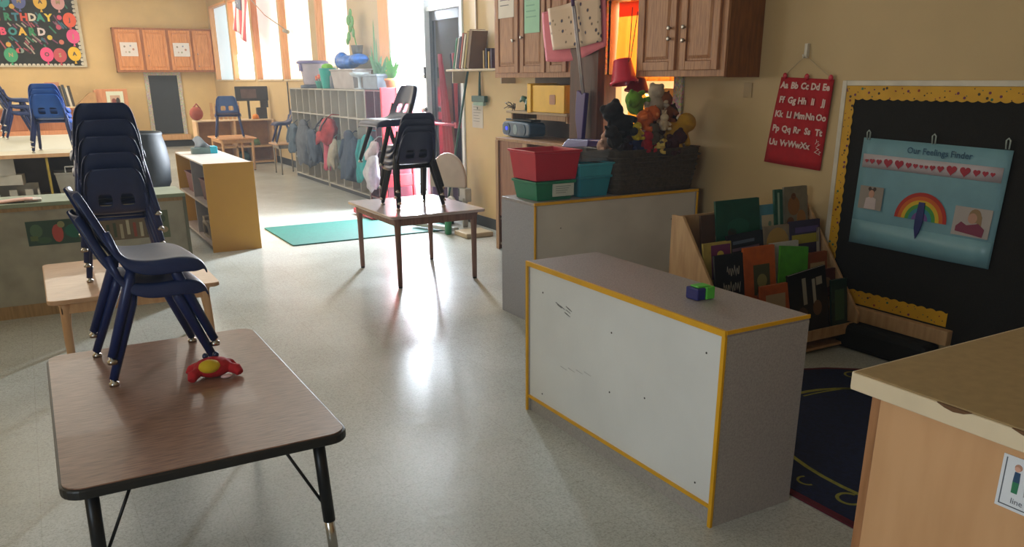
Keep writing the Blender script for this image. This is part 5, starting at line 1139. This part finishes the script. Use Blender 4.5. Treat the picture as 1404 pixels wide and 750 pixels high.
bucket('darker red bucket half hidden behind the crimson bucket', (3.83, 4.88, 1.40), .05, .078, .10, .1, mat('dark_red_bucket', '8a1014', .4))
b = MB(mat('yellow_chair_back', 'e8a812', .4)); b.prism(rounded(.23, .34, .03, 4), lambda u, v, d: (4.45 - d, 5.62 - .0 - u, 1.20 + v), 0, .04); b.box((4.41, 5.5, 0), (4.44, 5.53, 1.05)); b.box((4.41, 5.7, 0), (4.44, 5.73, 1.05)); tag(b.build('easel', bevel=.006), 'bright yellow easel board in the next room', 'easel')
b = MB(mat('white_sheet_next', 'c9ccd0', .6)); b.prism([(-.15, -.2), (.15, -.2), (.1, .1), (-.05, .14)], lambda u, v, d: (4.6 - d, 5.3 - u, 1.22 + v), 0, .2); b.box((4.4, 5.15, 0), (4.6, 5.45, 1.03)); tag(b.build('covered_chair', bevel=.03), 'white covered shape behind the plush toys in the next room', 'furniture')
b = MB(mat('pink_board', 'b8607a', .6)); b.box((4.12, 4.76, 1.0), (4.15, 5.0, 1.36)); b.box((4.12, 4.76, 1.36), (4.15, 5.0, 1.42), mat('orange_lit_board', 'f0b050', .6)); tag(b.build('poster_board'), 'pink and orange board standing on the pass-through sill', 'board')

# ---------------------------------------------------------------- back wall: birthday board, cupboards, blackboard
def wy(cx, cz, y): return lambda u, v, d: (cx + u, y - d, cz + v)
r = thing('birthday_board', 'black birthday notice board with coloured balloons and letters', 'notice board', (.0, 21.2, 1.8))
bx0, bx1, bz0, bz1 = -1.7, 1.32, 1.81, 3.3
b = MB(mat('dark_green_felt', '20241f', .9, var=.1)); b.box((bx0, 21.25, bz0), (bx1, 21.285, bz1)); b.build('felt_panel', r)
b = MB(mat('silver_frame', 'c9bfa6', .4)); b.box((bx1 - .02, 21.22, bz0 - .03), (bx1 + .04, 21.29, bz1)); b.box((bx0, 21.22, bz0 - .03), (bx1 - .02, 21.29, bz0)); b.build('frame', r)
b = MB(mat('white_scalloped_paper', 'cfcabb', .6)); f0 = wy(0, 0, 21.25)
for i in range(34): b.prism(circ(bx0 + .04 + i * .083, bz0 + .008, .035, 10), f0, 0, .006)
for i in range(17): b.prism(circ(bx1 - .04, bz0 + .04 + i * .083, .035, 10), f0, 0, .006)
b.build('border', r)
b = MB(flat('ffffff')); b = MB(flat('c0c0c0'))
px = lambda X: bx1 + (X - 116) * .0183      # spacing read along the board
bal = [(-12 + 14, 4, '2a8f8c'), (23, 5, '5a64a0'), (51, 5, 'e8b83a'), (75, 5, 'd8a0a0'), (91, 28, 'e85a34'), (96, 50, 'e8508a'), (98, 74, 'e8b814'), (78, 76, 'c0484e'), (60, 75, 'e84a80'), (12, 76, '3aa070')]
L2 = 'FMAMJJASON'
bl = []
def bp(X, Y):     # photo-frame reading of the board turned into board metres
    return (bx1 - (113 - X - (Y - 90) * -.0 - (90 - Y) * .17) * .0140, bz0 + (90 - Y) * .0150)
for i, (X, Y, cc) in enumerate(bal):
    u, v = bp(X, Y); m = flat(cc); q = MB(m); q.prism(circ(u, v, .128, 22, 1.15), f0, .0, .02); q.prism([(u - .025, v - .20), (u + .025, v - .20), (u, v - .12)], f0, .0, .02)
    text_mesh(q, L2[i], f0, u, v, .11, flat('4a4038' if i % 2 == 0 else 'b8a070'), d1=.024, bold=.004); q.build('balloon', r)
for s, X0, Y, cs in (('BIRTHDAY', -14, 26, ('d84a3a', 'e8b83a', 'e8683a', '2a8a60', '2f7f94', 'd8503a', 'd8d0c0', '2a9a80', 'e8c83a')), ('BOARD', 2, 45, ('e84a70', '2a8a88', 'e8b83a', '2a8a54', 'd8c8c8'))):
    for i, chh in enumerate(s):
        X = X0 + i * (10.9 if s[1] == 'I' else 12.7); u, v = bp(X, Y); c0 = cs[i + 1] if s[1] == 'I' else cs[i]
        q = MB(flat(c0)); text_mesh(q, chh, f0, u, v, .20, flat(c0), d1=.012, bold=.010); q.build('letter', r)
rr = random.Random(11)
q = MB(flat('8a4a5a'))
for i in range(46):
    X, Y = rr.uniform(0, 90), rr.choice((rr.uniform(33, 38), rr.uniform(54, 72), rr.uniform(8, 18), rr.uniform(54, 72), rr.uniform(20, 60))); u, v = bp(X, Y)
    a = rr.uniform(.6, 1.2) * -1; l = rr.uniform(.04, .09); w_ = .014; cc = flat(rr.choice(('a84a5a', '2a7a5a', '2f6a7a', '7a3a5a', 'a8a090')))
    dx, dy = math.cos(a) * l, math.sin(a) * l; nx, ny = -math.sin(a) * w_, math.cos(a) * w_
    q.prism([(u - dx - nx, v - dy - ny), (u + dx - nx, v + dy - ny), (u + dx + nx, v + dy + ny), (u - dx + nx, v - dy + ny)], f0, 0, .004, cc)
for X, Y, cc in ((14, 12, 'd8a83a'), (77, 25, 'd84a6a'), (76, 38, 'c84a6a'), (64, 52, 'd8b83a'), (80, 58, 'c86a54'), (9, 62, 'd8a03a'), (22, 70, 'c84a4a'), (26, 70, '8a9a90')): u, v = bp(X, Y); q.prism(circ(u, v, .05, 12), f0, .004, .009, flat(cc))
q.build('confetti', r)
# orange oak cupboards on the back wall
r = thing('wall_cabinet', 'row of orange oak wall cupboards high on the back wall', 'cabinet', (2.87, 21.1, 1.67))
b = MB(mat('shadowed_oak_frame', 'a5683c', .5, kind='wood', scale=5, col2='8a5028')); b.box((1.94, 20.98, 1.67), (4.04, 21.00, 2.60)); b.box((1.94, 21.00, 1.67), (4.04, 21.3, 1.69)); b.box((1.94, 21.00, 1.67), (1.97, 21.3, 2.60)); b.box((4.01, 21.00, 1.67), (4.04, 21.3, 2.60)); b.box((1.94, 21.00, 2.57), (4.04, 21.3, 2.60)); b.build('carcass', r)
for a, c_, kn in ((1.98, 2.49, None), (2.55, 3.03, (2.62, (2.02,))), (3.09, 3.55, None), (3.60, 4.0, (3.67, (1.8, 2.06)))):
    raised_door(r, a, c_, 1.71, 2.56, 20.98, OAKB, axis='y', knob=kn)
for cx, lb in ((2.23, 'white picture sheet taped to the leftmost orange cupboard door'), (3.33, 'white chart sheet taped to the third orange cupboard door')):
    paper('paper_sheet', lb, 'paper', wy(cx, 2.15, 20.955), .35, .29, 'd8d0cc', [(-.25, .2, .06, '8a8070'), (.25, 0, .07, 'b08070'), (0, -.2, .06, '9aa08a'), (.1, .25, .05, '7a84a0'), (-.2, -.2, .05, 'b8a090')], seed=3)
r = thing('blackboard', 'tall narrow blackboard with pale patterned border on the back wall', 'blackboard', (2.68, 21.25, .25))
b = MB(mat('slate_black', '2a3034', .6, var=.05)); b.box((2.58, 21.27, .30), (3.20, 21.285, 1.60)); b.build('board_surface', r)
b = MB(TRM); b.box((2.49, 21.26, .26), (2.58, 21.29, 1.67)); b.box((3.20, 21.26, .26), (3.285, 21.29, 1.67)); b.box((2.58, 21.26, 1.60), (3.20, 21.29, 1.67)); b.build('border', r)
b = MB(MAPLE); b.box((2.45, 21.20, .16), (3.34, 21.29, .28)); b.build('tray', r)
# bookcase and things along the back wall at left
BW = mat('pinkish_wood', 'c98a60', .5, kind='wood', scale=4, col2='b87850')
r = thing('bookcase', 'long low orange wood bookcase along the back wall at left', 'bookcase', (-.2, 20.650, 0))
b = MB(BW); b.box((-2.58, 20.350, .0), (1.35, 20.380, .5)); b.box((-2.58, 20.380, .48), (1.35, 20.750, .5)); b.box((-2.58, 20.730, 0), (1.35, 20.750, .93)); b.box((-2.58, 20.350, .92), (1.35, 20.750, .95))
for xx in (-2.58, -1.3, 0.0, 1.32): b.box((xx, 20.350, .5), (xx + .03, 20.750, .93))
b.build('carcass', r)
b = MB(mat('pale_bookcase_top', 'd8c09a', .5)); b.box((-2.6, 20.330, .951), (1.37, 20.750, .975)); b.build('top_panel', r)
g = 'dark books on the long low bookcase'
for k, (xx, h, cc, lb) in enumerate(((.74, .42, '2a2c30', 'black upright book leftmost on the low bookcase'), (.80, .44, '34383c', 'charcoal upright book on the low bookcase'), (.86, .38, 'c0b8a8', 'pale upright book beside the charcoal one'), (.91, .42, '3a3028', 'dark brown upright book beside the pale one'))):
    b = MB(flat(cc)); b.hexa([(xx, 20.400, .976), (xx + .045, 20.400, .976), (xx + .045, 20.650, .976), (xx, 20.650, .976)], [(xx - .05, 20.400, .976 + h), (xx - .005, 20.400, .976 + h), (xx - .005, 20.650, .976 + h), (xx - .05, 20.650, .976 + h)]); tag(b.build('book'), lb, 'book', g)
b = MB(flat('b8805e')); b.box((.45, 20.550, .976), (.72, 20.650, 1.47)); tag(b.build('folder_box', bevel=.01), 'brown upright folder box behind the bright blue chair stack', 'box')
b = MB(mat('tan_wedge', 'b08858', .6)); b.prism([(0, 0), (.42, 0), (.42, .28), (.3, .27)], lambda u, v, d: (.96 + u, 20.450 + d, .976 + v), 0, .2); tag(b.build('tan_box'), 'tan wedge shaped box on the low bookcase', 'box')
r = thing('display_board', 'orange wood panel with framed photo standing at the bookcase end', 'panel', (1.72, 20.650, 0))
b = MB(BW); b.box((1.40, 20.550, .0), (2.02, 20.610, 1.32)); b.box((1.36, 20.530, 0), (1.42, 20.750, 1.30)); b.build('panel_board', r, bevel=.005)
b = MB(flat('c9cdb8')); f_ = wy(1.76, 1.07, 20.545); b.prism([(-.17, -.2), (.17, -.2), (.17, .2), (-.17, .2)], f_, 0, .02); b.prism([(-.1, -.12), (.1, -.12), (.1, .12), (-.1, .12)], f_, .02, .022, flat('b5947c')); b.prism(circ(-.03, .0, .045, 12, 1.3), f_, .022, .024, flat('7a3a30')); b.prism(circ(.05, .0, .04, 12, 1.8), f_, .022, .024, flat('2a241f')); b.build('picture_frame', r)
b = MB(mat('cream_panel_back', 'd8c090', .6)); b.box((-.9, 20.250, .976), (.3, 20.310, 1.06)); tag(b.build('paper_roll_box'), 'flat cream box on the bookcase behind the navy chairs', 'box')
# far shelf under the windows with items
r = thing('shelf_unit', 'open birch shelf in the far corner behind the faded blue chair', 'shelf', (3.3, 16.2, 0))
BI = mat('light_birch_edge', 'd8b48a', .5); BIB = mat('birch_back', 'b88a58', .6)
b = MB(mat('pale_birch_top', 'e0c9a8', .4)); b.box((2.62, 15.95, .78), (4.0, 16.35, .80)); b.build('top_panel', r)
b = MB(BI)
for xx in (2.62, 3.28, 3.97): b.box((xx, 15.95, 0), (xx + .03, 16.35, .78))
b.box((2.65, 15.95, .30), (3.97, 16.35, .33)); b.box((2.65, 15.95, .02), (3.97, 16.35, .05)); b.box((3.55, 15.95, .05), (3.575, 16.35, .3)); b.build('divider', r)
b = MB(BIB); b.box((2.65, 16.33, .05), (3.97, 16.35, .78)); b.build('back_panel', r)
for xx, zz, s, cc, lb in ((3.66, .33, .09, '6f9a74', 'green ball toy on the far shelf'), (3.42, .05, .12, '3f7080', 'teal toy in the lower bay of the far shelf'), (3.72, .801, .06, 'e08a2a', 'orange toy on top of the far shelf')):
    b = MB(flat(cc)); b.ell((xx, 16.12, zz + s * .75), (s, s, s * .75)); b.tube([(xx - s, 16.12, zz + s * .3), (xx + s, 16.12, zz + s * .3)], s * .35); tag(b.build('small_toy'), lb, 'toy')
b = MB(mat('red_brown_bag', '9a4a38', .8)); b.ell((2.68, 16.15, .92), (.12, .1, .12)); b.tube([(2.62, 16.15, 1.0), (2.7, 16.15, 1.09), (2.76, 16.15, 1.0)], .015); tag(b.build('small_bag'), 'red brown bag behind the faded blue chair', 'bag')
b = MB(mat('pale_fence', 'c9a070', .6))
for k in range(7): b.box((2.95 + k * .08, 16.28, .80), (3.0 + k * .08, 16.3, 1.10 - .02 * (k % 2)))
b.box((2.94, 16.3, .86), (3.5, 16.31, .9)); tag(b.build('picket_rack'), 'pale wooden picket rack on the far shelf', 'rack')
r = thing('television', 'dark flat television on a stand in the far corner', 'television', (3.9, 17.4, .8))
b = MB(mat('tv_dark', '3a3a3a', .4)); b.box((3.42, 16.24, 1.12), (4.02, 16.28, 1.38)); b.build('screen', r, bevel=.01)
b = MB(mat('tv_panel', '6a5650', .4, var=.1)); b.box((3.52, 16.235, 1.17), (3.80, 16.241, 1.33)); b.build('screen_face', r)
b = MB(mat('tv_dark', '3a3a3a', .4)); b.box((3.62, 16.22, .80), (3.66, 16.26, 1.12)); b.box((3.78, 16.2, .80), (3.96, 16.3, 1.0)); b.box((3.86, 16.22, 1.0), (4.0, 16.27, 1.12)); b.build('stand', r)
b = MB(flat('4a4a4a')); b.box((4.02, 14.2, 1.25), (4.05, 14.42, 1.33)); b.tube([(4.035, 14.9, 1.46), (4.035, 14.9, .9)], .01); tag(b.build('wall_socket'), 'dark wall box with cable under the windows', 'wall box')

# flag
r = thing('flag', 'American flag hanging from a thin pole between the far windows', 'flag', (3.7, 15.9, 2.2))
b = MB(flat('a8a090')); b.tube([(4.04, 14.62, 2.27), (3.86, 15.3, 2.55), (3.73, 15.75, 2.86)], .008); b.tube([(4.05, 14.6, 2.25), (4.0, 14.7, 2.28)], .03, 10); b.build('pole', r)
FB0 = Vector((3.66, 15.93, 2.93))
def flagpt(u, v):
    # u along the pole 0..1 (fly up), v down the cloth
    y = 16.7 - .95 * u + .55 * v; z = 3.15 - .30 * u - .70 * v
    return (3.72 + .03 * math.sin(u * 10 + v * 3), y, z)
RS, WSs, BS = flat('d0606a'), flat('e8d8d8'), flat('7a8090')
for k in range(9):
    b = MB(RS if k % 2 == 0 else WSs); f = lambda u, v, k=k: flagpt((k + u) / 9, v); b.sheet(f, 2, 10, .004)
    if k == 0: base = b
    else:
        o = len(base.v); base.v += b.v; mi = base.mid(b.mats[0])
        for ff in b.f: base.f.append([o + i for i in ff]); base.mi.append(mi); base.sm.append(True)
base.build('striped_cloth', r)
b = MB(BS); b.sheet(lambda u, v: (lambda p: (p[0] - .012, p[1], p[2]))(flagpt(u * .55, v * .42)), 6, 6, .003)
for k in range(12): p = flagpt(.05 + .13 * (k % 4), .05 + .12 * (k // 4)); b.ell((p[0] - .018, p[1], p[2]), (.004, .012, .012), flat('e0e0e0'), 6, 4)
b.build('star_field', r)

# ---------------------------------------------------------------- light
W_ = bpy.data.worlds.new('sky'); SC.world = W_; W_.use_nodes = True
bg = W_.node_tree.nodes['Background']; bg.inputs[0].default_value = (.80, .90, 1, 1); bg.inputs[1].default_value = 1.2
def area(name, loc, rot, sx, sy, power, col, spread=180):
    l = bpy.data.lights.new(name, 'AREA'); l.shape = 'RECTANGLE'; l.size = sx; l.size_y = sy; l.energy = power; l.color = col; l.spread = math.radians(spread)
    o = bpy.data.objects.new(name, l); COL.objects.link(o); o.location = loc; o.rotation_euler = rot; return o
# rotation: area points along local -Z; rot Y +90 -> -X , -90 -> +X
area('door_daylight', (4.23, 9.53, 1.5), (0, math.radians(90), 0), 2.7, 1.02, 260, (.86, .93, 1))
o = area('door_sky_light', (4.1, 9.27, 1.75), (0, 0, 0), .5, 2.2, 330, (.80, .90, 1), 165)
o.rotation_euler = Vector((-.50, -.85, -.16)).to_track_quat('-Z', 'Y').to_euler()
area('added_ceiling_fill', (1.2, 17.5, CZ - .02), (0, 0, 0), 4, 4, 150, (1, .92, .76))  # overhead fill added to brighten the far end, not a room fitting
area('added_ceiling_fill', (.5, 11.5, CZ - .02), (0, 0, 0), 3, 3, 40, (1, .95, .88))  # weaker added fill over the middle of the room, no fitting either
area('left_window_daylight', (LX - .05, -.05, 1.7), (0, math.radians(-90), 0), 1.3, 1.8, 46, (.74, .87, 1))
area('left_window_daylight', (LX - .05, 8.0, 1.75), (0, math.radians(-90), 0), 1.5, 2.0, 28, (1, .93, .82))
area('left_window_daylight', (LX - .05, 15.7, 1.75), (0, math.radians(-90), 0), 1.5, 5.4, 170, (1, .88, .70))
area('next_room_light', (5.3, 5.3, 2.6), (0, math.radians(50), 0), .8, 1.2, 140, (1, .92, .8))

hz = MB(); hz.mats = []  # thin scattering volume, added to imitate lens bloom around the door
HM = bpy.data.materials.new('bloom_scatter'); HM.use_nodes = True; _n = HM.node_tree; _n.nodes.remove(_n.nodes['Principled BSDF'])
_s = _n.nodes.new('ShaderNodeVolumeScatter'); _s.inputs['Density'].default_value = .004; _s.inputs['Anisotropy'].default_value = .55; _s.inputs['Color'].default_value = (.92, .96, 1, 1)
_n.links.new(_s.outputs[0], _n.nodes['Material Output'].inputs['Volume'])
hz = MB(HM); hz.box((LX - .3, FY - .3, -.3), (WX + .3, BY + .3, CZ + .3)); h_ = hz.build('bloom_veil'); tag(h_, 'thin scattering volume added to imitate lens bloom near the doorway', 'bloom_veil', None, 'stuff')
# ---------------------------------------------------------------- camera
cam = bpy.data.cameras.new('camera'); co = bpy.data.objects.new('camera', cam); COL.objects.link(co); SC.camera = co
F, CYP, YAW, PIT, ROL = 1118.25, 483.4, .51859, .32493, .00624
cam.sensor_fit = 'HORIZONTAL'; cam.sensor_width = 36; cam.lens = 36 * F / 1404; cam.shift_y = (CYP - 375) / 1404; cam.clip_start = .05; cam.clip_end = 100
fw = Vector((math.sin(YAW) * math.cos(PIT), math.cos(YAW) * math.cos(PIT), -math.sin(PIT))); rt = Vector((math.cos(YAW), -math.sin(YAW), 0)); up = rt.cross(fw)
r2 = rt * math.cos(ROL) - up * math.sin(ROL); u2 = up * math.cos(ROL) + rt * math.sin(ROL)
Mx = Matrix((r2, u2, -fw)).transposed().to_4x4(); Mx.translation = Vector((0, 0, 1.5)); co.matrix_world = Mx
SC.view_settings.view_transform = 'Standard'; SC.view_settings.look = 'None'; SC.view_settings.gamma = 1; SC.view_settings.use_curve_mapping = False
SC.view_settings.exposure = 0.2
SC.cycles.use_denoising = True
SC.cycles.max_bounces = 8; SC.cycles.diffuse_bounces = 4; SC.cycles.sample_clamp_indirect = 8
